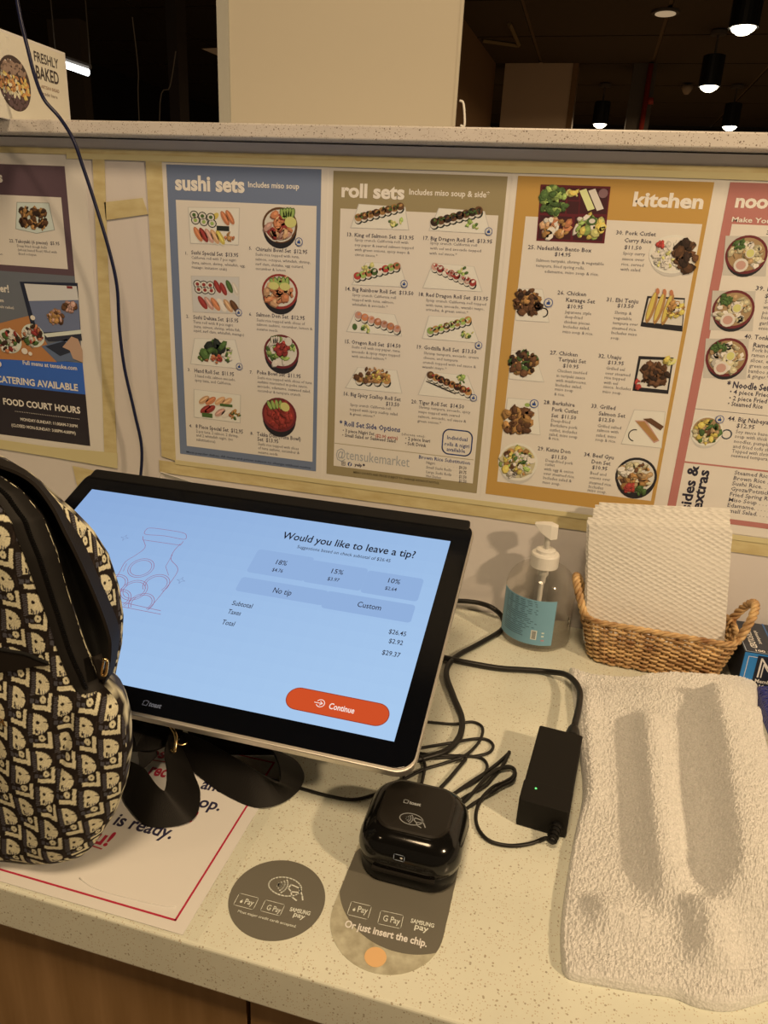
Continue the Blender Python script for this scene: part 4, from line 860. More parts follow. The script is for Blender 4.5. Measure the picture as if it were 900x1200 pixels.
thin([(390, 840, .004), (430, 870, .006), (470, 882, .006), (492, 877), (527, 871, .006), (555, 866), (571, 867), (578, 874), (573, 882), (558, 886), (540, 886.5), (503, 889), (480, 890, .006), (440, 870, .005), (400, 830, .004)], 'thin black cable in a flat loop close to the monitor corner')
thin([(410, 840, .004), (450, 872, .004), (500, 884, .004), (530, 885.5), (550, 886), (565, 889), (571, 898), (565, 910), (548, 921), (530, 931), (514, 940)], 'thin black cable curving back from the loops to the top of the card reader')
thin([(546, 889, .004), (537, 900), (527, 912), (514, 926), (505, 938)], 'thin black cable running straight down to the back of the card reader', .0021)
thin([(597, 882), (585, 893), (571, 904), (551, 917), (533, 930), (520, 942)], 'thin black cable from the pointed bend, upper strand', .0019)
thin([(597, 881), (589, 897), (579, 909), (568, 921), (549, 932), (531, 943), (522, 948)], 'thin black cable from the pointed bend, lower strand', .0019)
thin([(583, 902, .006), (592, 900, .006), (600, 900, .006), (604, 906, .006), (600, 915, .006), (588, 921, .006), (574, 930, .005), (556, 941), (538, 954)], 'thin black cable in the small round loop left of the power adapter')
thin([(420, 830, .004), (460, 866, .006), (486, 882, .008), (494, 888, .006), (498, 897), (496, 910), (491, 932)], 'thin black cable dropping from the monitor corner to the reader, right one')
thin([(430, 850, .004), (458, 880, .007), (470, 898, .008), (473, 910), (478, 922), (480, 932)], 'thin black cable dropping from the monitor corner to the reader, left one')
# blue network cable hanging down in front of the wall
hp = [(12, -60, -.088), (18, -12, -.086), (24, 22, -.084), (32, 55, -.080), (41, 90, -.078), (52, 117, -.076), (70, 138, -.073), (86, 164, -.067), (97, 195, -.060), (111, 237, -.052), (127, 290, -.045), (137, 335, -.040), (140, 385, -.037), (146, 432, -.034), (158, 485, -.030), (166, 525, -.028), (164, 565, -.028), (158, 600, -.030)]
o = obj('network_cable', *tube([W(u, v, y) for u, v, y in hp], .0024, 10, 6), mat('blue_jacket', (.010, .014, .055), .28), smooth=True); tag(o, 'dark blue network cable hanging from above down behind the monitor', 'cable')

# ------------------------------------------------------------------ paper curl and grey sleeve behind the monitor
yv = -.03; pth = [W(u, v, yv) for u, v in ((188, 553), (210, 560), (235, 568), (262, 576), (300, 584), (340, 590))]
V, F = ribbon(pth, [p+np.array([0, .012, -.012+.002*i]) for i, p in enumerate(pth)], .0008, 4)
t = thing('curled_paper', 'pale strip of paper with a curled end sticking up behind the monitor', 'paper', pth[0])
obj('sheet', V, F, M['paper'], t)
obj('curl', *tube([pth[0]+[.012, .004, -.005], pth[0]+[.002, .003, -.003], pth[0]+[-.003, .004, -.010], pth[0]+[.006, .004, -.016], pth[0]+[.030, .004, -.018]], .0012, 6, 4), M['paper'], t, smooth=True)
gs = mat('grey_sleeve', A(150, 130, 106), .9)
n_, l_, b_ = nt(gs); wv = n_.new('ShaderNodeTexWave'); wv.inputs['Scale'].default_value = 160; wv.bands_direction = 'X'; bu = n_.new('ShaderNodeBump'); bu.inputs['Distance'].default_value = .0008; tc = n_.new('ShaderNodeTexCoord')
l_.new(tc.outputs['Object'], wv.inputs[0]); l_.new(wv.outputs[0], bu.inputs['Height']); l_.new(bu.outputs[0], b_.inputs['Normal'])
gp = [W(u, v, -.055) for u, v in ((186, 571), (215, 575), (250, 582), (300, 592), (350, 600), (400, 606))]
o = obj('braided_sleeve', *tube(gp, .0075, 12, 4), gs, smooth=True); tag(o, 'grey braided sleeve lying along the top edge of the monitor', 'sleeve')

# ------------------------------------------------------------------ bakery sign on the ledge
ztop = W(76, 62, .10)[2]; a = G(-55, 12.5, ztop); b = W(76, 62, .10); zl = .6415
d = (b-a); d[2] = 0; wd = np.linalg.norm(d); d /= wd; nrm = np.array([d[1], -d[0], 0])
t = thing('bakery_sign', 'tan freshly baked sign with a bread picture standing on the ledge at the top left', 'sign', (b[0], b[1], zl))
V = [(x, y, z) for z in (0, .003) for x, y in ((0, zl), (wd, zl), (wd, ztop), (0, ztop))]
o0 = np.array([a[0], a[1], 0]); V, F = stack([[tuple(o0+d*x+np.array([0, 0, y])+nrm*z) for x, y in ((0, zl), (wd, zl), (wd, ztop), (0, ztop))] for z in (-.003, 0)])
obj('board', V, F, mat('sign_edge', A(226, 220, 210), .5), t)
B = Sheet(o0, d, (0, 0, 1), .0001, .0002); tan = A(214, 186, 138)
B.rect(-.0, zl+.001, wd-.0035, ztop-.0035, tan, 1)
def bt(bd, a, c, h, col, bold, res=3): p0 = B.px(*a); p1 = B.px(*c); B.text(bd, p0, (p1[0], p0[1]), h*B.vpm(*a), col, 4, bold, res)
dk = A(60, 44, 34)
bt('FRESHLY', (39.5, 71), (68, 79), 11, dk, .015); bt('BAKED', (42, 91), (69, 97), 14, dk, .02); bt('ARTISAN BREAD', (48, 103), (69, 106), 3.6, A(140, 96, 66), .01); bt('made here', (49, 111), (67, 114), 4, A(110, 80, 60), 0)
c_ = B.px(17, 98); rx = abs(B.px(35, 98)[0]-c_[0]); ry = abs(B.px(17, 66)[1]-c_[1]); B.ell(c_[0], c_[1], rx, ry, A(70, 48, 36), 2, 36)
r_ = random.Random(3)
for i in range(150):
    a_ = r_.uniform(0, 6.283); q = math.sqrt(r_.random())*.9; x, y = q*math.cos(a_), q*math.sin(a_)
    col = A(*( (150, 110, 80) if y > .35 else r_.choice([(222, 168, 84), (200, 130, 64), (240, 206, 130), (176, 110, 60)]) if y > -.45 else (96, 66, 56)))
    B.ell(c_[0]+x*rx, c_[1]+y*ry, rx*.13, ry*.07, col, 3+i % 4, 7, rot=r_.uniform(0, 3))
for i in range(120):
    x = r_.uniform(-60, 12); y = r_.uniform(40, 135); q = B.px(x, y)
    if q[1] < ztop-.004 and q[1] > zl and q[0] > .002: B.ell(q[0], q[1], .0012, .0010, A(240, 226, 196), 8, 5)
B.flush('sign_print', t, M['print'])
# ------------------------------------------------------------------ laminated notice under the backpack
t = thing('laminated_notice', 'laminated white notice with a thin red frame lying under the backpack and straps', 'notice', (.2, -.5, 0))
clear = bpy.data.materials.new('clear_film'); clear.use_nodes = True; n_, l_, b_ = nt(clear); tr = n_.new('ShaderNodeBsdfTransparent'); gl = n_.new('ShaderNodeBsdfGlossy'); gl.inputs['Roughness'].default_value = .08
mx = n_.new('ShaderNodeMixShader'); mx.inputs[0].default_value = .045; l_.new(tr.outputs[0], mx.inputs[1]); l_.new(gl.outputs[0], mx.inputs[2]); l_.new(mx.outputs[0], n_['Material Output'].inputs[0])
obj('lamination', [(.03, -.6225, .0004), (.357, -.6225, .0004), (.357, -.386, .0004), (.03, -.386, .0004)], [(0, 1, 2, 3)], clear, t)
obj('sheet', *box(.04, .3435, -.6205, -.399, .0006, .0009), M['paper'], t)
S = Sheet((0, 0, .0009), (1, 0, 0), (0, 1, 0), .00006, .0001); RD = A(166, 30, 42)
xr = .3315; yb = -.6105; yt = -.4125; xl = .055
S.line([(xl, yb), (xr, yb), (xr, yt), (xl, yt)], .0018, RD, 1, closed=True)
def nt_(b, a, c, h, col, bold=.02): p0 = S.px(*a); p1 = S.px(*c); S.text(b, p0, p1, h*S.vpm(*a), col, 3, bold, 3)
BK = A(40, 32, 44)
nt_('ios', (168, 885), (192, 889), 10, RD, .03); S.line([S.px(165, 889), S.px(208, 895)], .0012, RD, 2)
nt_('rec', (172, 907), (193, 911), 12, RD, .03); nt_('and', (234, 924), (261, 929), 12, BK); nt_('op.', (231, 945), (257, 950.5), 12, BK); nt_('!', (219, 962), (225, 964), 12, RD, .04)
nt_('is ready.', (131, 966), (200, 983.5), 13, BK); nt_('u!', (107, 987), (126, 992), 15, RD, .03); S.line([S.px(98, 988), S.px(119, 995)], .0014, RD, 2)
S.flush('lettering', t, M['print'])
fw = [G(*q, .0013) for q in ((93, 1029), (112, 1041), (150, 1052), (190, 1061), (207, 1062))]
obj('wrinkle', *tube(fw, .0006, 6, 5), M['paper'], t, smooth=True)

# ------------------------------------------------------------------ round payment sticker
grey = A(102, 84, 60); gm = mat('sticker_grey', grey, .32); LT = A(206, 180, 140)
pts = np.array([G(267, 1053), G(382, 1056), G(331, 1010), G(322, 1101), G(287, 1022), G(367, 1085)])[:, :2]
Am = np.c_[2*pts, np.ones(len(pts))]; sol = np.linalg.lstsq(Am, (pts**2).sum(1), rcond=None)[0]; cc = sol[:2]; cr_ = math.sqrt(sol[2]+cc@cc)
print('disc', cc, cr_)
t = thing('round_payment_sticker', 'round dark grey contactless payment sticker flat on the counter left of the card reader', 'sticker', (cc[0], cc[1], 0))
obj('disc', *lathe([(cr_, .0001), (cr_, .0004)], (cc[0], cc[1], 0), 72), gm, t)
S = Sheet((0, 0, .0004), (1, 0, 0), (0, 1, 0), .00005, .00008)
def sxt(b, a, c, h, col=LT, bold=.02, res=3): p0 = S.px(*a); p1 = S.px(*c); S.text(b, p0, p1, h*S.vpm(*a), col, 3, bold, res)
def badge(pts, txt0, a, c, h, apple=False):
    P = [S.px(*q) for q in pts]; cm = np.mean(P, axis=0); d0 = np.array(P[1])-np.array(P[0]); w_ = np.linalg.norm(d0); d0 /= w_; q0 = np.array([-d0[1], d0[0]]); h_ = abs((np.array(P[2])-np.array(P[1]))@q0)
    S.line([tuple(cm+d0*x+q0*y) for x, y in rrect(w_, h_, .0012, 4)], .00045, LT, 2, closed=True); sxt(txt0, a, c, h, LT, .01)
    if apple:
        b0 = np.array(S.px(*a))-d0*.0026+q0*.0011; S.ell(b0[0], b0[1], .0011, .0013, LT, 3, 12); lf = b0+q0*.0017; S.ell(lf[0]+.0003, lf[1], .0003, .0006, LT, 3, 8)
c_ = S.px(334, 1039); contactless(S, c_[0], c_[1], .034, LT, 2)
badge([(276, 1061), (299, 1067), (301, 1052), (278, 1046)], 'Pay', (285.5, 1059), (296, 1061.5), 6, True)
badge([(307, 1068), (330, 1074), (332, 1060), (309, 1054)], 'G Pay', (311.5, 1066), (328, 1070), 6)
sxt('SAMSUNG', (339, 1067.5), (363, 1073), 4.4, LT, .03); sxt('pay', (343, 1073.5), (356, 1077.5), 5.5, LT, .02)
sxt('Most major credit cards accepted.', (278, 1069), (347, 1087.5), 2.8, LT, .01)
S.flush('print', t, M['print'])

# ------------------------------------------------------------------ long payment mat under the reader
xL = G(388, 1072)[0]; a_ = G(541, 1010); b_ = G(449, 1143.5); c_ = G(404, 1115)
pr = np.array([G(388, 1065), G(394, 1100), G(415, 1131), G(449, 1143.5), G(483, 1139), G(510, 1117)])[:, :2]
Am = np.c_[2*pr, np.ones(len(pr))]; sol = np.linalg.lstsq(Am, (pr**2).sum(1), rcond=None)[0]; mc = sol[:2]; mr = math.sqrt(sol[2]+mc@mc); print('mat', mc, mr, 'right', a_, 'bl', G(388, 1065), 'dark', G(412, 1060), G(440, 1090), G(470, 1104), G(515, 1108))
mtop = mc[1]+.105
def stadium(cx, cy, r, top, n=24):
    P = [(cx+r*math.cos(a), cy+r*math.sin(a)) for a in np.linspace(math.pi, 2*math.pi, n)]
    P += [(cx+r*math.cos(a), top-r+r*math.sin(a)) for a in np.linspace(0, math.pi, n)]; return P
t = thing('payment_mat', 'clear sparkly payment sticker with a dark grey print under the card reader', 'sticker', (mc[0], mc[1], 0))
fm = mat('sparkle_film', A(168, 140, 98), .30); noise_col(fm, A(146, 120, 82), A(184, 156, 112), 90, .3, .7, (1, 1, 1), 8)
P = stadium(mc[0], mc[1], mr, mtop+mr*.6); obj('film', *stack([[(x, y, .0001) for x, y in P], [(x, y, .0004) for x, y in P]]), fm, t)
dc = np.array([mc[0]+.012, mc[1]+.038]); drr = .062
dk_ = [G(411, 1060), G(418, 1078), G(440, 1093), G(470, 1104), G(500, 1110), G(517, 1108)]
Q = []
for a in np.linspace(0, 2*math.pi, 90, endpoint=False):
    k = 0.001
    while k < .2:
        x, y = dc[0]+k*math.cos(a), dc[1]+k*math.sin(a)
        inst = abs(x-mc[0]) < mr-.0003 and ((y > mc[1]) or math.hypot(x-mc[0], y-mc[1]) < mr-.0003) and y < mtop+.01
        if not inst or math.hypot((x-dc[0]), (y-dc[1])*1.0) > drr: break
        k += .0004
    Q.append((dc[0]+k*math.cos(a), dc[1]+k*math.sin(a)))
obj('dark_print', *stack([[(x, y, .00045) for x, y in Q], [(x, y, .00055) for x, y in Q]]), gm, t)
S = Sheet((0, 0, .00055), (1, 0, 0), (0, 1, 0), .00005, .00008)
badge([(408, 1072), (432, 1078), (435, 1062), (410, 1056)], 'Pay', (418, 1068.5), (430, 1071), 7, True)
badge([(443, 1083), (470, 1089), (472, 1073), (446, 1066)], 'G Pay', (448, 1079), (468, 1083.5), 7)
sxt('SAMSUNG', (481, 1081), (508.5, 1087.5), 4.6, LT, .03); sxt('pay', (485, 1088), (501, 1092.5), 6.5, LT, .02)
sxt('Or just insert the chip.', (403, 1086), (500, 1110), 8, A(222, 196, 156), .03)
S.flush('print', t, M['print'])
c_ = G(440, 1122); obj('orange_dot', *lathe([(.0085, .00042), (.0085, .00065)], (c_[0], c_[1], 0), 28), mat('dot_orange', A(226, 148, 84), .3), t)

# ------------------------------------------------------------------ card reader
rc = np.array([.4965, -.4830, 0]); RW, RD_ = .089, .088
t = thing('card_reader', 'rounded black card reader standing on the payment sticker', 'card reader', rc)
def rr(w, d, r, z, n=8): return [(rc[0]+x, rc[1]+y, z) for x, y in rrect(w, d, r, n)]
obj('base', *stack([rr(RW-.008, RD_-.008, .022, .0008), rr(RW-.004, RD_-.004, .024, .004), rr(RW-.003, RD_-.003, .025, .016), rr(RW-.006, RD_-.006, .024, .0175)]), M['black'], t, smooth=True)
prof = [(-.004, .0185), (0, .0195), (.001, .026), (0, .034), (-.003, .041), (-.008, .0465), (-.014, .0490)]
obj('body', *stack([rr(RW+i*2, RD_+i*2, .026+i*.6, z) for i, z in prof]), M['black_gloss'], t, smooth=True)
pl = obj('top_plate', *stack([rr(RW-.026, RD_-.026, .016, .0485), rr(RW-.026, RD_-.026, .016, .0500), rr(RW-.030, RD_-.030, .014, .0508)]), mat('reader_top', (.014, .012, .010), .36), t)
obj('card_slot', *box(rc[0]-.027, rc[0]+.027, rc[1]-RD_/2-.0018, rc[1]-RD_/2+.004, .0165, .0188), M['gap'], t)
S = Sheet((0, 0, .0508), (1, 0, 0), (0, 1, 0), .00004, .00006); LG = A(150, 132, 108)
q0 = S.px(473, 940.5); tlogo(S, q0[0], q0[1], .0033, LG); q0 = S.px(482, 960); contactless(S, q0[0], q0[1], .024, LG, 2)
S.flush('print', t, M['print'])
F_ = Sheet((0, rc[1]-RD_/2-.0012, 0), (1, 0, 0), (0, 0, 1), .00006, .0001); F_.line([(rc[0]-.004+x, .036+y) for x, y in rrect(.009, .006, .001, 3)], .0006, A(150, 140, 130), 1, closed=True); F_.ell(rc[0]-.002, .036, .0011, .0011, A(220, 214, 204), 1, 10)
F_.flush('camera_mark', t, M['print'])

# ------------------------------------------------------------------ sanitizer bottle
bx, by = .5715, -.0465; r0 = .0475
t = thing('sanitizer_bottle', 'clear pump bottle of hand sanitizer with a pale blue label beside the napkin basket', 'bottle', (bx, by, 0))
thinp = bpy.data.materials.new('clear_plastic'); thinp.use_nodes = True; n_, l_, b_ = nt(thinp); tr = n_.new('ShaderNodeBsdfTransparent'); tr.inputs[0].default_value = (.96, .95, .93, 1); gl = n_.new('ShaderNodeBsdfGlossy'); gl.inputs['Roughness'].default_value = .06
df = n_.new('ShaderNodeBsdfDiffuse'); df.inputs[0].default_value = (.8, .8, .78, 1); mx0 = n_.new('ShaderNodeMixShader'); mx0.inputs[0].default_value = .05; l_.new(tr.outputs[0], mx0.inputs[1]); l_.new(df.outputs[0], mx0.inputs[2])
mx = n_.new('ShaderNodeMixShader'); fr = n_.new('ShaderNodeLayerWeight'); fr.inputs[0].default_value = .5; pw = n_.new('ShaderNodeMath'); pw.operation = 'POWER'; pw.inputs[1].default_value = 3.5; l_.new(fr.outputs['Facing'], pw.inputs[0]); sc_ = n_.new('ShaderNodeMath'); sc_.operation = 'MULTIPLY_ADD'; sc_.inputs[1].default_value = .42; sc_.inputs[2].default_value = .035; l_.new(pw.outputs[0], sc_.inputs[0]); l_.new(sc_.outputs[0], mx.inputs[0]); l_.new(mx0.outputs[0], mx.inputs[1]); l_.new(gl.outputs[0], mx.inputs[2]); l_.new(mx.outputs[0], n_['Material Output'].inputs[0])
prof = [(.030, .0035), (.036, .0008), (.0445, .0008), (.0472, .004), (r0, .010), (r0, .076)]
for k in range(1, 9):
    a = math.pi/2*k/8; prof.append((.017+(r0-.017)*math.cos(a), .076+.034*math.sin(a)))
prof += [(.0165, .114)]
V, F = lathe(prof, (bx, by, 0), 56, True, False); obj('bottle_shell', V, F, thinp, t, smooth=True)
liq = bpy.data.materials.new('gel'); liq.use_nodes = True; n_, l_, b_ = nt(liq); b_.inputs['Transmission Weight'].default_value = 1; b_.inputs['IOR'].default_value = 1.06; b_.inputs['Roughness'].default_value = .02; b_.inputs['Base Color'].default_value = (.93, .93, .92, 1)
obj('gel', *lathe([(.030, .004), (.0455, .005), (.0462, .012), (.0462, .030), (.0450, .0308)], (bx, by, 0), 48), liq, t, smooth=False)
col = obj('collar', *lathe([(.0165, .109), (.0190, .109), (.0190, .126), (.0178, .128), (.0130, .129), (.0130, .133), (.0100, .1345)], (bx, by, 0), 40), M['white_plastic'], t)
obj('dip_tube', *lathe([(.0075, .109), (.0075, .096), (.0050, .095), (.0050, .084), (.0032, .083), (.0032, .020)][::-1], (bx, by, 0), 16), M['white_plastic'], t, smooth=False)
pm = obj('pump_head', *lathe([(.0042, .134), (.0036, .150), (.0046, .152), (.0070, .156)], (bx, by, 0), 18), M['white_plastic'], t, smooth=True)
zh = .152; nz_ = [[(bx-.019, by-.004, zh+.0150), (bx-.019, by+.004, zh+.0150), (bx-.019, by+.004, zh+.0170), (bx-.019, by-.004, zh+.0170)],
     [(bx-.008, by-.007, zh+.0045), (bx-.008, by+.007, zh+.0045), (bx-.008, by+.006, zh+.0185), (bx-.008, by-.006, zh+.0185)],
     [(bx+.004, by-.0085, zh-.0025), (bx+.004, by+.0085, zh-.0025), (bx+.003, by+.007, zh+.0190), (bx+.003, by-.007, zh+.0190)],
     [(bx+.0125, by-.0065, zh-.001), (bx+.0125, by+.0065, zh-.001), (bx+.0120, by+.005, zh+.0165), (bx+.0120, by-.005, zh+.0165)]]
o = obj('nozzle', *stack(nz_), M['white_plastic'], pm); bv = o.modifiers.new('soft', 'BEVEL'); bv.width = .0018; bv.segments = 3
# curved label
a0, a1 = math.radians(196), math.radians(300); nl = 28; rl = r0+.0006; LV = []; z0_, z1_ = .012, .078
inner, outer = [], []
def lab_pt(a, z, r=rl): return (bx+r*math.cos(a), by+r*math.sin(a), z)
top = lambda s_: z1_+.0
rings = [[lab_pt(a0+(a1-a0)*i/nl, z0_), lab_pt(a0+(a1-a0)*i/nl, z1_), lab_pt(a0+(a1-a0)*i/nl, z1_, rl-.0004), lab_pt(a0+(a1-a0)*i/nl, z0_, rl-.0004)] for i in range(nl+1)]
lb = obj('label_sticker', *stack(rings), mat('label_blue', A(112, 134, 126), .5), t)
V, F, C = [], [], []
def lrect(s0, s1, z0, z1, colr, dr=.0002):
    k = 5; i0 = len(V)
    for i in range(k+1):
        a = a0+(a1-a0)*(s0+(s1-s0)*i/k); V.append(lab_pt(a, z0, rl+dr)); V.append(lab_pt(a, z1, rl+dr))
    for i in range(k): F.append((i0+2*i, i0+2*i+2, i0+2*i+3, i0+2*i+1)); C.append(colr)
r_ = random.Random(5)
for i in range(19):
    z = .0745-.0029*i
    if i in (3, 7, 8, 12): w_ = .45
    else: w_ = r_.uniform(.50, .62)
    lrect(.14, .14+w_*(.96 if i < 14 else .70), z, z+.0010, A(66, 84, 84))
lrect(.66, .75, .020, .034, A(206, 190, 160), .0002)
for i in range(9): lrect(.675, .735, .0215+.0013*i, .0222+.0013*i, A(50, 46, 44), .0003)
for z in (.030, .025): lrect(.82, .86, z, z+.0022, A(196, 190, 170), .0002)
lrect(.82, .87, .019, .021, A(176, 110, 96), .0002)
o = obj('label_print', V, F, M['print'], lb, fcols=C)

# ------------------------------------------------------------------ wicker basket
BC = np.array([.7265, -.0575]); BL, BD = .158, .072; BH = .066
wk = mat('wicker', A(168, 112, 58), .45); noise_col(wk, A(128, 76, 36), A(206, 150, 86), 55, .3, .7, (1, 1, 1), 3)
t = thing('wicker_basket', 'small oblong wicker basket with twisted handles holding the white napkins', 'basket', (BC[0], BC[1], 0))
nst = 44
def bpt(s, z, off=0.0, ang=-.02):
    """point on the flaring basket wall, s in 0..1 round the rim"""
    k = z/BH; w, d = BL+.034*k, BD+.016*k; r = .024; per = rrect(w+2*off, d+2*off, r, 8); per = np.array(per+[per[0]])
    sl_ = np.r_[0, np.cumsum(np.linalg.norm(np.diff(per, axis=0), axis=1))]; q = (s % 1)*sl_[-1]; x = np.interp(q, sl_, per[:, 0]); y = np.interp(q, sl_, per[:, 1])
    return np.array([BC[0]+x*math.cos(ang)-y*math.sin(ang), BC[1]+x*math.sin(ang)+y*math.cos(ang), z])
obj('base', *stack([[tuple(bpt(i/40, .002, -.003)) for i in range(40)], [tuple(bpt(i/40, .005, -.003)) for i in range(40)]]), wk, t)
for i in range(nst): obj('stake', *tube([bpt((i+.5)/nst, z) for z in (.002, .022, .044, BH-.006)], .0015, 5, 2), wk, t)
nrow = 17
for k in range(nrow):
    z = .0035+k*(BH-.012)/(nrow-1); ns = nst*3; r_ = random.Random(k); dz = r_.uniform(-.0006, .0006)
    P = [bpt(i/ns, z+dz+.0005*math.sin(i*.37+k), .0026*math.cos(math.pi*(i/3-.5)+(math.pi if k % 2 else 0))) for i in range(ns+1)]
    obj('weaver', *tube(P, .00185, 5, 0), wk, t, smooth=True)
def braid(fn, n, r, turns, amp, name, strands=3, seg=6):
    for s_ in range(strands):
        P = []
        for i in range(n+1):
            u = i/n; c, e1_, e2_ = fn(u); a = 2*math.pi*(turns*u+s_/strands); P.append(c+amp*(math.cos(a)*e1_+math.sin(a)*e2_))
        obj(name, *tube(P, r, seg, 0), wk, t, smooth=True)
def rimf(u):
    c = bpt(u, BH-.002); q = bpt(u+.002, BH-.002); d_ = q-c; d_ /= np.linalg.norm(d_); e1_ = np.cross(d_, [0, 0, 1]); return c, e1_, np.array([0, 0, 1.])
braid(rimf, 260, .0021, 16, .0022, 'rim_strand')
for sx, tw in ((-1, 0), (1, 0)):
    cx = BC[0]+sx*(BL/2+.014); lean = sx*.018
    def hf(u, cx=cx, lean=lean, sx=sx):
        a = math.pi*u; c = np.array([cx+lean*math.sin(a)*1.0, BC[1]-.027*math.cos(a)*1.0-.0*sx, BH-.006+.044*math.sin(a)])
        a2 = math.pi*(u+.01); c2 = np.array([cx+lean*math.sin(a2), BC[1]-.027*math.cos(a2), BH-.006+.044*math.sin(a2)]); d_ = c2-c; d_ /= np.linalg.norm(d_)
        e1_ = np.cross(d_, [1, 0, 0]); e1_ /= np.linalg.norm(e1_); return c, e1_, np.cross(d_, e1_)
    braid(hf, 80, .0027, 5, .0030, 'handle_strand')
    for yy in (-.022, .022):
        for dz_ in (0, .007): obj('binding', *tube([np.array([cx+sx*.004*math.cos(a), BC[1]+yy+.006*math.cos(a+dz_*90), BH-.012+dz_+.007*math.sin(a)]) for a in np.linspace(0, 6.283, 13)], .0017, 5, 0), wk, t, smooth=True)

# ------------------------------------------------------------------ napkins
nk = mat('napkin', (.86, .86, .84), .85); n_, l_, b_ = nt(nk); tc = n_.new('ShaderNodeTexCoord'); mp = n_.new('ShaderNodeMapping'); mp.inputs['Rotation'].default_value = (0, .9, 0); mp.inputs['Scale'].default_value = (120, 120, 215)
l_.new(tc.outputs['Object'], mp.inputs[0]); br = n_.new('ShaderNodeTexVoronoi'); br.inputs['Scale'].default_value = 1.0; br.inputs['Randomness'].default_value = .22; l_.new(mp.outputs[0], br.inputs['Vector'])
bu = n_.new('ShaderNodeBump'); bu.inputs['Distance'].default_value = .0017; bu.inputs['Strength'].default_value = .85; l_.new(br.outputs['Distance'], bu.inputs['Height']); l_.new(bu.outputs[0], b_.inputs['Normal'])
def napkin(i, o, rx, uz, w, h, th, lean, label):
    """folded square: four thin leaves wrapped round a fold, slightly bowed"""
    ex = np.array([math.cos(rx), 0, math.sin(rx)]); up_ = np.array([-math.sin(rx), 0, math.cos(rx)]); up_ = up_*math.cos(lean)+np.array([0, 1, 0])*math.sin(lean); nn = np.cross(ex, up_)
    t = thing('paper_napkin', label, 'napkin', o, 'napkins in the basket')
    nx_, nz_ = 14, 12
    for L_ in range(2):
        off = -th/2*L_; rings = []
        V = []; F = []
        for side in (0, 1):
            for b in range(nz_+1):
                for a in range(nx_+1):
                    s_, q = a/nx_, b/nz_; bow = .0035*math.sin(math.pi*s_*1.4+.3)*q*(1 if i == 0 else .6); edge = .0006*math.sin(37*q+i)
                    V.append(np.asarray(o)+ex*(s_*w+(edge if a in (0, nx_) else 0)-.0006*L_*(1 if a == 0 else -1))+up_*(q*h-.0008*L_)+nn*(bow+off-side*th*.42))
        m_ = (nx_+1)*(nz_+1)
        for b in range(nz_):
            for a in range(nx_):
                k = b*(nx_+1)+a; F.append((k, k+1, k+nx_+2, k+nx_+1)); F.append((m_+k, m_+k+nx_+1, m_+k+nx_+2, m_+k+1))
        bd = [a for a in range(nx_+1)]+[b*(nx_+1)+nx_ for b in range(1, nz_+1)]+[nz_*(nx_+1)+a for a in range(nx_-1, -1, -1)]+[b*(nx_+1) for b in range(nz_-1, 0, -1)]
        for k in range(len(bd)): p, q = bd[k], bd[(k+1) % len(bd)]; F.append((p, m_+p, m_+q, q))
        obj('leaf', V, F, nk, t, smooth=False)
NR = math.radians(6.5)
naps = [((.6405, -.073, .013), NR, .172, .170, 'frontmost white napkin, its whole embossed face showing'), ((.6385, -.067, .014), NR+.004, .172, .171, 'second white napkin, a thin edge behind the front one'),
        ((.6375, -.061, .013), NR-.006, .172, .174, 'third white napkin from the front'), ((.6420, -.055, .012), NR-.02, .166, .186, 'white napkin with its top edge standing above the front ones'),
        ((.6440, -.049, .012), NR-.022, .164, .189, 'white napkin second from the back, corner raised at the left'), ((.6480, -.043, .012), NR-.03, .160, .191, 'rearmost white napkin, tallest corner at the left')]
for i, (o_, rx_, w_, h_, lab) in enumerate(naps): napkin(i, o_, rx_, 0, w_, h_, .0045, .10, lab)

# ------------------------------------------------------------------ carton at the right edge
t = thing('printed_carton', 'black and blue carton with a white M emblem behind the basket, right edge', 'box', (.90, -.07, 0))
K0 = G(873, 763, .055)[:2]; bxw, bxd, bxh = .24, .085, .055
ka = .02
def K(x, y, z): return np.array([K0[0]+x*math.cos(ka)-y*math.sin(ka), K0[1]+x*math.sin(ka)+y*math.cos(ka), z])
def kbox(x0, x1, y0, y1, z0, z1): return stack([[tuple(K(x, y, z)) for x, y in ((x0, y0), (x1, y0), (x1, y1), (x0, y1))] for z in (z0, z1)])
print('carton corner', K0)
cb = mat('carton_black', A(40, 38, 38), .35); bd_ = min(bxd, -K0[1]-.004)
obj('carton_body', *kbox(0, bxw, 0, bd_, .0005, bxh), cb, t)
Sf = Sheet(K(0, 0, 0), (math.cos(ka), math.sin(ka), 0), (0, 0, 1), .0001, .0002); BL_ = A(46, 104, 134); WH = A(214, 200, 176)
Sf.ex = Sf.ex*.733; Sf.ey = Sf.ey*.733; bxh_ = bxh; bxh = .075; Sf.n = Sf.n*1.0
Sf.rect(.001, .001, bxw, bxh-.001, BL_, 1); Sf.line([(.008, .004), (.008, bxh-.008), (bxw, bxh-.008)], .0010, WH, 2)
Sf.rect(.022, .006, .10, bxh-.004, A(28, 26, 28), 3)
m0 = .029; Sf.line([(m0, .030), (m0, .066), (m0+.014, .048), (m0+.028, .066), (m0+.028, .030)], .0028, WH, 4); Sf.line([(m0+.005, .030), (m0+.005, .056), (m0+.014, .043), (m0+.023, .056), (m0+.023, .030)], .0018, WH, 4)
Sf.text("Member's", (.026, .019), (.064, .019), .0068, WH, 4, .02, 2); Sf.text('Mark', (.034, .009), (.056, .009), .0068, WH, 4, .02, 2)
Sf.flush('front_print', t, M['print']); bxh = bxh_
St = Sheet(K(0, 0, bxh), (math.cos(ka), math.sin(ka), 0), (-math.sin(ka), math.cos(ka), 0), .0001, .0002)
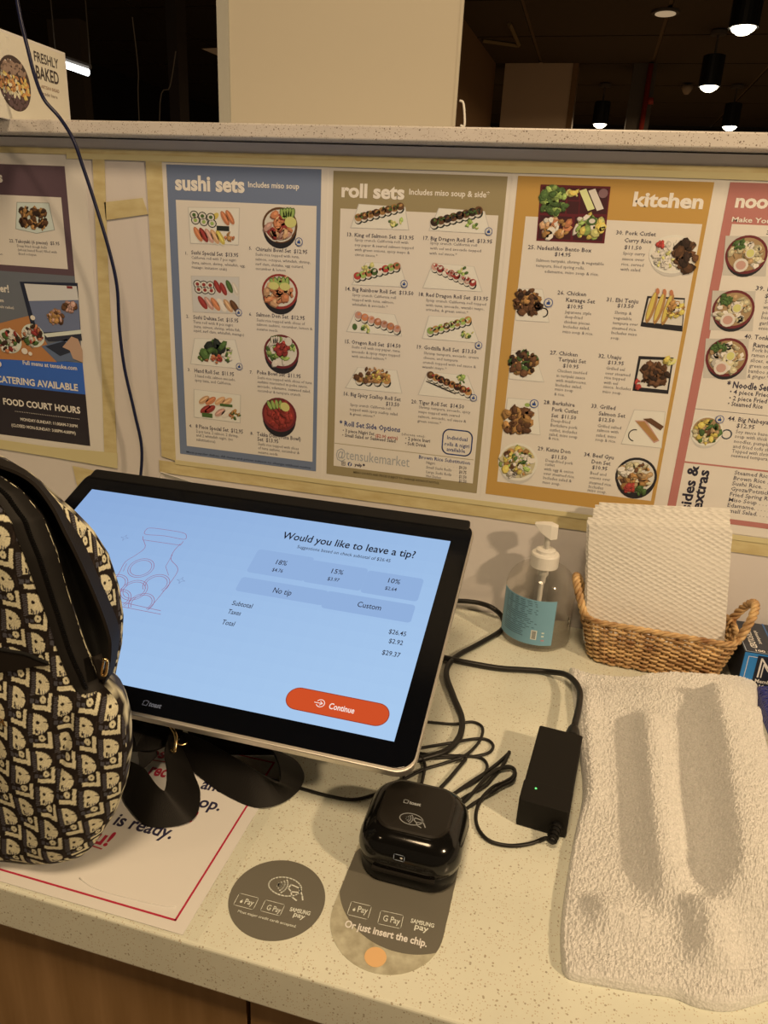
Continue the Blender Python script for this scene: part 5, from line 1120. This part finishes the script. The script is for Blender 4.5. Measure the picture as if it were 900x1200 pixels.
St.line([(.002, .001), (.002, bd_), ], .0009, A(170, 160, 146), 1); St.line([(.002, .001), (bxw, .001)], .0009, A(170, 160, 146), 1)
St.text('POWDER FREE', (.018, .004), (.018, bd_*.72), .0065, WH, 2, .03, 2) if False else None
St.text('INTERFOLDED', (.010, bd_*.80), (.010, .012), .0072, WH, 2, .03, 2); St.text('absorbent', (.022, bd_*.72), (.022, bd_*.30), .0045, WH, 2, .01); St.text('100 COUNT  8 x 10', (.012, .0035), (.085, .0035), .005, WH, 2, .03)
St.line([(.038, 0), (.038, bd_)], .0022, A(60, 82, 104), 1); St.flush('top_print', t, M['print'])
# ------------------------------------------------------------------ terry towels
def terry(name, col, lo): 
    m = mat(name, col, .95, spec=.1); n, l, b = nt(m); tc = n.new('ShaderNodeTexCoord'); v = n.new('ShaderNodeTexVoronoi'); v.inputs['Scale'].default_value = 520
    l.new(tc.outputs['Object'], v.inputs['Vector']); r = n.new('ShaderNodeValToRGB'); r.color_ramp.elements[0].position = 0; r.color_ramp.elements[1].position = .8
    r.color_ramp.elements[0].color = (*col, 1); r.color_ramp.elements[1].color = (*lo, 1); l.new(v.outputs['Distance'], r.inputs[0]); l.new(r.outputs[0], b.inputs['Base Color'])
    bu = n.new('ShaderNodeBump'); bu.inputs['Distance'].default_value = .0009; bu.inputs['Strength'].default_value = .6; bu.invert = True; l.new(v.outputs['Distance'], bu.inputs['Height']); l.new(bu.outputs[0], b.inputs['Normal'])
    b.inputs['Sheen Weight'].default_value = .3; return m
def grid_faces(nr, nc, off=0, flip=False):
    a = np.arange(nr-1)[:, None]*nc+np.arange(nc-1)[None, :]+off; a = a.ravel()
    q = np.c_[a, a+1, a+nc+1, a+nc]; return (q[:, ::-1] if flip else q).tolist()
def resamp(P, n):
    P = np.array(smooth_path(P, 8)); d = np.r_[0, np.cumsum(np.linalg.norm(np.diff(P[:, :2], axis=0), axis=1))]
    t = np.linspace(0, d[-1], n); return np.c_[np.interp(t, d, P[:, 0]), np.interp(t, d, P[:, 1]), np.interp(t, d, P[:, 2])]
def G3(L_): return [G(u, v, z) for u, v, z in L_]
nc, nr = 250, 450
left = resamp(G3([(668, 779, .010), (673, 815, .010), (681, 881, .010), (684, 925, .010), (676, 965, .010), (670, 995, .010), (662, 1046, .010), (658, 1090, .009), (660, 1130, .008)]), nr)
right = resamp(G3([(890, 798, .014), (890, 812, .014), (890, 841, .014), (894, 874, .015), (904, 920, .018), (914, 1000, .018), (925, 1080, .014), (935, 1150, .010)]), nr)
back = resamp(G3([(668, 779, .010), (692, 787, .012), (721, 790, .016), (747, 790, .022), (761, 786, .026), (791, 784, .030), (827, 787, .030), (857, 789, .024), (876, 792, .018), (890, 798, .014)]), nc)
front = resamp(G3([(660, 1130, .008), (670, 1140, .008), (710, 1147, .009), (758, 1154, .010), (791, 1158, .011), (820, 1169, .011), (853, 1174, .011), (886, 1167, .011), (935, 1150, .010)]), nc)
tt = np.linspace(0, 1, nr)[:, None, None]; ss = np.linspace(0, 1, nc)[None, :, None]
Pt = (1-ss)*left[:, None]+ss*right[:, None]+(1-tt)*back[None]+tt*front[None]-((1-ss)*(1-tt)*left[0]+ss*(1-tt)*right[0]+(1-ss)*tt*left[-1]+ss*tt*right[-1])
X, Y, Z = Pt[..., 0], Pt[..., 1], Pt[..., 2].copy()
def crest(pts, hgt, wl, wr, z=.03, e0=.03, e1=.03):
    C_ = np.array([G(u, v, z) for u, v in pts])[::-1]; ys = C_[:, 1]; xs = C_[:, 0]; xc = np.interp(Y, ys, xs)
    env = np.clip((Y-ys[0])/e0+.0, 0, 1)*np.clip((ys[-1]-Y)/e1, 0, 1); env = env*env*(3-2*env); d = X-xc
    return hgt*env*np.where(d < 0, np.exp(-(d/wl)**2), np.exp(-(np.maximum(d, 0)/wr)**2))
Z += crest([(828, 800), (838, 830), (848, 880), (856, 940), (866, 1000), (868, 1040), (866, 1085)], .038, .020, .060, .035, .05, .07)
Z += crest([(752, 830), (757, 880), (762, 940), (768, 1000), (775, 1050), (780, 1080)], .020, .011, .022, .02, .04, .05)
Z += crest([(800, 1060), (812, 1075), (826, 1100), (836, 1150)], .019, .014, .02, .015, .02, .02)
Z += crest([(694, 1040), (706, 1070), (716, 1110)], .015, .012, .035, .012, .03, .03)
Z += crest([(686, 800), (690, 860), (694, 920), (690, 960)], .005, .006, .012, .012, .03, .03)
# broad lump across the near end and the raised band near the basket
by_ = G(790, 1060, .02)[1]; Z += .012*np.exp(-((Y-by_)/.022)**2)*np.clip((X-.70)/.05, 0, 1)
Z += .010*np.exp(-((Y-G(700, 812, .02)[1])/.022)**2)*np.clip((X-.63)/.04, 0, 1)
rs_ = np.random.RandomState(4); nz0 = rs_.rand(nr, nc); nz1 = (nz0+np.roll(nz0, 1, 0)+np.roll(nz0, 1, 1)+np.roll(nz0, -1, 0))/4
big = np.zeros((nr, nc))
for k in range(10): a_, b_, c0_ = rs_.uniform(-60, 60), rs_.uniform(-40, 40), rs_.uniform(0, 6.28); big += np.sin(X*a_+Y*b_+c0_)
Z += .0007*big*.5+.0036*(nz1-.5)
ed = np.minimum(np.minimum(ss[..., 0]*.24, (1-ss[..., 0])*.24), np.minimum(tt[..., 0]*.47, (1-tt[..., 0])*.47)); e = np.clip(ed/.007, 0, 1); Z = .003+(Z-.003)*np.sqrt(1-(1-e)**2)
hem = np.clip(1-np.abs((1-tt[..., 0])*.47-.022)/.002, 0, 1)+np.clip(1-np.abs(ss[..., 0]*.24-.008)/.0015, 0, 1); Z -= .0014*np.clip(hem, 0, 1)*(e > .3)
V = np.stack([X, Y, Z], -1).reshape(-1, 3); F = grid_faces(nr, nc, flip=True)
Vb = V.copy(); Vb[:, 2] = .0007; nbv = nr*nc
bd = list(range(nc))+[r*nc+nc-1 for r in range(1, nr)]+[(nr-1)*nc+c for c in range(nc-2, -1, -1)]+[r*nc for r in range(nr-2, 0, -1)]
Vr = Vb[bd]; V2 = np.r_[V, Vr]; nb_ = len(bd)
for k in range(nb_): F.append([bd[k], bd[(k+1) % nb_], nbv+(k+1) % nb_, nbv+k][::1])
F.append(list(range(nbv, nbv+nb_)))
o = obj('terry_towel', V2, F, terry('terry_white', A(214, 188, 154), A(190, 162, 128)), smooth=False); tag(o, 'rumpled white terry towel spread on the counter right of the power adapter', 'towel')
# blue towel at the right edge
nr2, nc2 = 130, 90; xs = np.linspace(.849, 1.04, nc2); ys = np.linspace(-.099, -.33, nr2); X2, Y2 = np.meshgrid(xs, ys)
rs_ = np.random.RandomState(9); e = np.clip(np.minimum(np.minimum(X2-xs[0], xs[-1]-X2), np.minimum(ys[0]-Y2, Y2-ys[-1]))/.006, 0, 1)
X2 = X2+np.clip((-.16-Y2), 0, 1)*.02; Z2 = .002+.012*np.sqrt(1-(1-e)**2)+.002*rs_.rand(nr2, nc2)+.003*np.sin(X2*40+Y2*22)*e
V = np.stack([X2, Y2, Z2], -1).reshape(-1, 3); F = grid_faces(nr2, nc2, flip=True); nbv = nr2*nc2
bd = list(range(nc2))+[r*nc2+nc2-1 for r in range(1, nr2)]+[(nr2-1)*nc2+c for c in range(nc2-2, -1, -1)]+[r*nc2 for r in range(nr2-2, 0, -1)]
Vr = V[bd].copy(); Vr[:, 2] = .0007; V2 = np.r_[V, Vr]; nb_ = len(bd)
for k in range(nb_): F.append([bd[k], bd[(k+1) % nb_], nbv+(k+1) % nb_, nbv+k])
F.append(list(range(nbv, nbv+nb_)))
o = obj('terry_towel', V2, F, terry('terry_blue', (.06, .07, .36), (.02, .025, .16))); tag(o, 'deep blue terry towel at the right edge beside the white one', 'towel')

# ------------------------------------------------------------------ backpack
BP = thing('backpack', 'cream and black monogram fabric backpack with its top zipper open, at the left edge', 'backpack', (.17, -.56, 0))
yA, yB = -.575, -.528
def weave(Xp, Zp):
    """repeating oblique letters: returns colour per point"""
    cream = np.array(A(196, 164, 114)); dark = np.array([.020, .015, .013]); grey = np.array(A(78, 66, 58))
    tw, th = .0178, .0325
    Xw = Xp+.0009*np.sin(Zp*90)+.0006*np.sin(Xp*140+Zp*60); Zw = -Zp+.0010*np.sin(Xp*80)
    ci = np.floor((Xw+.0)/tw); u = Xw/tw-ci; v = Zw/th+ci*.43-u*.10; v = v-np.floor(v)
    # u right, v down; sizes in tile units, aspect th/tw = 1.83
    as_ = th/tw; C_ = np.repeat(dark[None], Xp.size, 0).reshape(Xp.shape+(3,))
    def put(mask, c): C_[mask] = c
    sl = u+.06*(v-.5)
    # D : cream bowl with flat left side
    dx = (sl-.34)/.50; dy = (v-.27)*as_/.49
    D = (sl > .34) & (dx**2*1.0+dy**2 < 1) | ((sl > .24) & (sl <= .34) & (np.abs(v-.27)*as_ < .48))
    put(D, cream)
    hatch = (np.sin(v*150) > 0)
    put((sl > .04) & (sl < .22) & (v > .03) & (v < .60) & hatch, grey); put((sl > .04) & (sl < .22) & (v > .03) & (v < .60) & ~hatch, dark*1.8)
    put(((sl-.42)**2+((v-.22)*as_)**2) < .075**2, dark); put((np.abs(sl-.37) < .035) & (v > .38) & (v < .50), dark); put(((sl-.66) > 0) & (np.abs(v-.19) < .014) & D, dark)
    put((sl > .40) & (v > .42) & (v < .53) & (np.sin(sl*60) > .2) & D, grey)
    # o : ring low right
    r2 = ((sl-.60)/1.0)**2+((v-.63)*as_*.8)**2; put((r2 < .135**2), cream); put((r2 < .035**2), dark)
    # r and i : a stem on the right, a slanted serif below
    put((sl > .82) & (sl < .97) & (v > .44) & (v < .90), cream); put((v > .79-.03*sl) & (v < .90-.02*sl) & (sl > .22) & (sl < .97), cream)
    put((sl > .30) & (sl < .44) & (v > .66) & (v < .74), grey); put((sl > .08) & (sl < .24) & (v > .66) & (v < .78), grey*.8); put((sl > .9) & (v > .05) & (v < .35), dark*1.6)
    n = np.random.RandomState(1).rand(*Xp.shape)[..., None]; return C_*(.80+.36*n)
def prof_fn(pts, y):
    P = np.array([W(u, v, y) for u, v in pts]); P = P[np.argsort(P[:, 2])]; z = P[:, 2]; x = P[:, 0]
    return lambda q: np.interp(q, z, x), z[0], z[-1]
zipL = [(-140, 520), (-70, 528), (0, 557), (25, 574), (50, 604), (66, 645), (80, 695), (98, 750), (116, 797)]
bodyR = [(130, 812), (140, 826), (147, 850), (149, 885), (143, 925), (131, 958), (110, 990), (90, 1008), (60, 1016)]
fA, zA0, zA1 = prof_fn(zipL+bodyR, yA)
xl = .020; zA1 = W(-70, 528, yA)[2]
nrw, ncl = 470, 300
def rows(nrw, z0, z1, ext): return np.linspace(z0, z1, nrw)
zz = np.linspace(.0015, zA1, nrw); sx = np.r_[np.linspace(0, .38, 24, endpoint=False), np.linspace(.38, .93, ncl-24-70, endpoint=False), 1-(1-np.linspace(0, 1, 70))**2*.07]
Zg, Sg = np.meshgrid(zz, sx, indexing='ij'); xr_ = fA(Zg); Xg = xl+(xr_-xl)*Sg
f_ = np.sqrt(np.clip(1-np.abs(2*Sg-1)**3.2, 0, 1)); bot = np.sqrt(np.clip(1-(1-np.clip(Zg/.030, 0, 1))**2, 0, 1)); topq = np.sqrt(np.clip(1-(1-np.clip((zA1-Zg)/.05, 0, 1))**2, 0, 1))
lowf = np.clip((.24-Zg)/.20, 0, 1)
Tf = .030+.014*lowf*lowf
wr = .0026*np.sin(Xg*52+Zg*30)+.0018*np.sin(Xg*95-Zg*47+1)+.0030*np.exp(-((Xg-.235+.35*(Zg-.2))/.008)**2)*np.clip((Zg-.10)/.06, 0, 1)*0
fold = -.0050*np.exp(-((Xg-(.232+.22*(Zg-.12)))/.0045)**2)*np.clip(1-np.abs(Zg-.13)/.10, 0, 1)
Yg = yA-(Tf*f_*(.25+.75*bot)*topq+wr*f_*bot*topq+fold*f_)
Yg = np.maximum(Yg, -.6235)
def AY(x, z, out=.0):
    """front surface of the bag at x, z"""
    s_ = (x-xl)/(float(fA(z))-xl); i = int(np.clip(np.searchsorted(zz, z), 0, nrw-1)); return float(np.interp(s_, sx, Yg[i]))-out
V = np.stack([Xg, Yg, Zg], -1).reshape(-1, 3); Ar = np.concatenate([np.zeros((nrw, 1)), np.cumsum(np.hypot(np.diff(Xg, axis=1), np.diff(Yg, axis=1)), 1)], 1); iref = int(np.searchsorted(sx, .62)); Ar = Ar-Ar[:, iref:iref+1]+Xg[:, iref:iref+1]; C_ = weave(Ar, Zg).reshape(-1, 3)
F = grid_faces(nrw, ncl)
obj('front_panel', V, F, M['fabric'], BP, smooth=True, cols=C_)
# rear and side gusset of the front body
nb2, nc2 = 60, 40; zz2 = np.linspace(.0015, zA1, nb2); s2 = .5-.5*np.cos(np.linspace(0, math.pi, nc2)); Z3, S3 = np.meshgrid(zz2, s2, indexing='ij'); X3 = xl+(fA(Z3)-xl)*S3
dep = np.where(Z3 < .17, .048, np.interp(Z3, [.17, .21], [.048, .010])); Y3 = yA+dep*np.sqrt(np.clip(1-np.abs(2*S3-1)**3, 0, 1))*np.sqrt(np.clip(1-(1-np.clip(Z3/.02, 0, 1))**2, .06, 1))
V = np.stack([X3, Y3, Z3], -1).reshape(-1, 3); obj('side_gusset', V, grid_faces(nb2, nc2, flip=True), M['fabric'], BP, smooth=True, cols=weave(X3+Y3, Z3).reshape(-1, 3))
obj('bottom_panel', [(xl+.02, yA-.012, .0016), (float(fA(.002))-.04, yA-.012, .0016), (float(fA(.002))-.04, yA+.02, .0016), (xl+.02, yA+.02, .0016)], [(0, 1, 2, 3)], M['leather'], BP)
# rear shell: crescent of fabric beyond the leather rim
silR = [(-140, 510), (-60, 521), (0, 540), (38, 561), (64, 584), (86, 602), (107, 623), (126, 652), (138, 688), (143.5, 724), (142, 755), (135, 788), (128, 830), (114, 880)]
rimR = [(-140, 508), (-60, 518), (0, 538), (36, 557), (66, 589), (76, 606), (96, 636), (112, 672), (128, 708), (137, 732), (138, 752), (133, 780), (125, 803), (110, 860)]
rimL = [(-140, 522), (-60, 532), (0, 547), (36, 564), (60, 593), (76, 624), (92, 656), (108, 692), (120, 722), (127, 744), (129, 758), (127, 782), (121, 800), (106, 850)]
fS, zS0, zS1 = prof_fn(silR, yB); fR, _, _ = prof_fn(rimR, -.552)
zq = np.linspace(.085, W(-60, 515, yB)[2], 420); th_ = np.linspace(0, 1, 70); Zq, Tq = np.meshgrid(zq, th_, indexing='ij')
xR, xS = fR(Zq)-.004, fS(Zq); xR = np.minimum(xR, xS-.003); a_ = Tq*math.pi/2; Xq = xR+(xS-xR)*np.sin(a_); Yq = yB+(-.552-yB)*np.cos(a_)
Aq = np.concatenate([np.zeros((420, 1)), np.cumsum(np.hypot(np.diff(Xq, axis=1), np.diff(Yq, axis=1)), 1)], 1)+Xq[:, :1]
V = np.stack([Xq, Yq, Zq], -1).reshape(-1, 3); obj('rear_panel', V, grid_faces(420, 70), M['fabric'], BP, smooth=True, cols=weave(Aq+.004, Zq*1.1+.01).reshape(-1, 3))
s3 = .5-.5*np.cos(np.linspace(0, math.pi, 40)); zq2 = np.linspace(.085, zq[-1], 60); Zb_, Sb_ = np.meshgrid(zq2, s3, indexing='ij'); Xb_ = xl+(fS(Zb_)-xl)*Sb_
Yb_ = yB+.020*np.sqrt(np.clip(1-np.abs(2*Sb_-1)**3, 0, 1)); obj('back_panel', np.stack([Xb_, Yb_, Zb_], -1).reshape(-1, 3), grid_faces(60, 40, flip=True), M['fabric'], BP, smooth=True, cols=weave(Xb_, Zb_).reshape(-1, 3))
# leather rim and dark cavity
pR = [W(u, v, -.552) for u, v in rimR[:-1]]; pL = [W(u, v, -.578) for u, v in rimL[:-1]]
obj('leather_rim', *ribbon(pL, pR, .0022, 8), M['leather'], BP, smooth=False)
pZ = [W(u, v, yA) for u, v in zipL]+[W(121, 803, yA)]
nn_ = 60; cz = resamp3 = None
def rs3(P, n):
    P = np.array(smooth_path(P, 8)); d = np.r_[0, np.cumsum(np.linalg.norm(np.diff(P, axis=0), axis=1))]; t = np.linspace(0, d[-1], n); return np.stack([np.interp(t, d, P[:, k]) for k in range(3)], 1)
eZ = rs3(pZ, nn_); eL = rs3(pL[:13], nn_); rowsV = []
for i in range(nn_):
    for k in range(9):
        q = k/8; p = eZ[i]*(1-q)+eL[i]*q; inn = p-CAMP; inn /= np.linalg.norm(inn); p = p+inn*.034*math.sin(math.pi*q)*min(1, (nn_-i)/12); rowsV.append(p)
obj('lining', rowsV, grid_faces(nn_, 9), M['lining'], BP, smooth=True)
pZf = [np.array([p[0]-.001, AY(p[0]-.004, p[2])-.0005, p[2]]) for p in rs3(pZ, 26)[:-1]]+[W(121, 803, yA-.004)]
eZ2 = rs3(pZ, 26)[:-1]; ze_ = [p+np.array([.0012, .001, 0]) for p in eZ2]+[W(121, 803, yA-.004)]; zo_ = [np.array([p[0]-.0075, AY(p[0]-.0075, p[2])-.0008, p[2]]) for p in eZ2]+[W(117, 806, yA-.014)]
zr_ = np.linspace(W(119, 803, yA)[2], zA1-.004, 90); tv_ = []
def tape_pt(z, q):
    xe = float(fA(z)); x = xe-.0105*(1-q); return np.array([x+.0009*q, AY(x, z)-.0014, z])
for z_ in zr_:
    tv_ += [tape_pt(z_, q) for q in np.linspace(0, 1, 9)]
zt_ = obj('zipper_tape', tv_, grid_faces(90, 9), M['webbing'], BP, smooth=True)
dense = rs3([tape_pt(z_, .62)+np.array([.0, -.0012, 0]) for z_ in zr_[::-1][::3]], 150); tv, tf = join([box(p[0]-.0012, p[0]+.0012, p[1]-.0012, p[1]+.0012, p[2]-.00055, p[2]+.00055) for p in dense[4:]])
tag(obj('zipper_teeth', tv, tf, M['black'], zt_), kind='stuff')
a = W(113, 768, yA-.006); b = W(122, 795, yA-.010)
obj('zipper_slider', *tube([a, .5*(a+b), b], .0042, 8, 3), M['leather'], BP, smooth=True)
obj('zipper_pull', *tube([W(122, 772, yA-.012), W(126, 776, yA-.012), W(124, 790, yA-.012), W(119, 790, yA-.012), W(122, 772, yA-.012)], .0011, 6, 4), M['gold'], BP, smooth=True)
a = [W(u, v, -.552) for u, v in ((90, 706), (100, 718), (108, 728), (101, 742), (92, 730))]
o = obj('green_packet', *stack([[tuple(p) for p in a], [tuple(p+[0, .012, 0]) for p in a]]), mat('packet_green', (.03, .08, .03), .4)); tag(o, 'dark green packet just showing inside the open backpack', 'packet')
a = [W(u, v, -.5535) for u, v in ((101, 742), (107, 729), (109, 733), (104, 745))]
# black leather flap on the front pocket and gilt letters at the frame edge
def onA(u, v, out=.0012):
    y = yA-.03
    for _ in range(5): p = W(u, v, y); y = AY(p[0], p[2], out)
    return W(u, v, y)
top_ = [(-40, 752), (0, 762), (28, 767), (46, 774), (56, 778)]; bot_ = [(-40, 800), (0, 788), (24, 784), (44, 780), (57, 779.5)]
obj('pocket_flap', *ribbon([onA(*q) for q in top_], [onA(*q) for q in bot_], .0022, 6), M['leather'], BP)
obj('flap_piping', *tube([onA(u, v-1, .002) for u, v in top_], .0014, 6, 6), M['lining'], BP, smooth=True)
p0 = onA(-14, 846, .0018); gs_ = Sheet(p0, (1, 0, 0), (0, 0, 1), .0002, 0.0); gs_.text('DIOR', (-.012, 0), (.0165, 0), .0062, (.85, .62, .30), 1, .03, 2)
obj('gilt_letters', gs_.V, gs_.F, M['gold'], BP)
# straps with gilt buckles
def G4(L_): return [G(u, v, z) for u, v, z in L_]
S1 = obj('shoulder_strap', *ribbon(G4([(197, 861, .040), (193, 882, .034), (196, 905, .030), (193, 926, .028), (183, 920, .028), (168, 900, .028), (152, 892, .028)]),
     G4([(207, 864, .030), (226, 906, .008), (234, 932, .003), (224, 962, .0022), (177, 969, .0020), (152, 948, .0020), (140, 925, .0020)]), .0018, 20), M['webbing'], BP)
S2 = obj('shoulder_strap', *ribbon(G4([(214, 834, .046), (238, 852, .038), (277, 865, .031), (312, 874, .029), (326, 894, .028), (327, 916, .028), (310, 909, .028), (290, 896, .028), (262, 880, .029), (236, 866, .033), (214, 858, .036)]),
     G4([(222, 862, .020), (244, 882, .006), (285, 884, .002), (336, 886, .002), (355, 905, .002), (351, 924, .002), (330, 941, .002), (300, 946, .002), (262, 930, .002), (232, 908, .003), (204, 884, .008)]), .0018, 20), M['webbing'], BP)
obj('strap_end', *ribbon(G4([(150, 822, .052), (176, 826, .050), (200, 828, .048), (214, 832, .046)]), G4([(150, 880, .026), (178, 880, .028), (198, 872, .030), (214, 862, .034)]), .0035, 6), M['webbing'], BP)
obj('strap_end', *ribbon(G4([(150, 806, .060), (168, 830, .050), (180, 860, .036), (184, 886, .022)]), G4([(150, 846, .044), (158, 866, .034), (162, 884, .024), (164, 904, .012)]), .003, 6), M['webbing'], BP)
obj('buckle', *tube(G4([(184, 840, .050), (190, 841, .050), (200, 852, .048), (206, 863, .046), (205, 880, .036), (201, 879, .034)]), .0018, 8, 6), M['gold'], S1, smooth=True)
obj('buckle_prong', *tube(G4([(206, 871, .042), (213, 873, .040), (219, 871, .040)]), .0009, 6, 4), M['gold'], S1, smooth=True)
obj('buckle', *tube(G4([(195, 827, .050), (204, 823, .052), (214, 824, .052), (223, 831, .050), (227, 840, .047)]), .0018, 8, 6), M['gold'], S2, smooth=True)
obj('buckle_bar', *tube(G4([(196, 829, .050), (206, 828, .051), (216, 829, .050)]), .0010, 6, 4), M['gold'], S2, smooth=True)
GB.done()
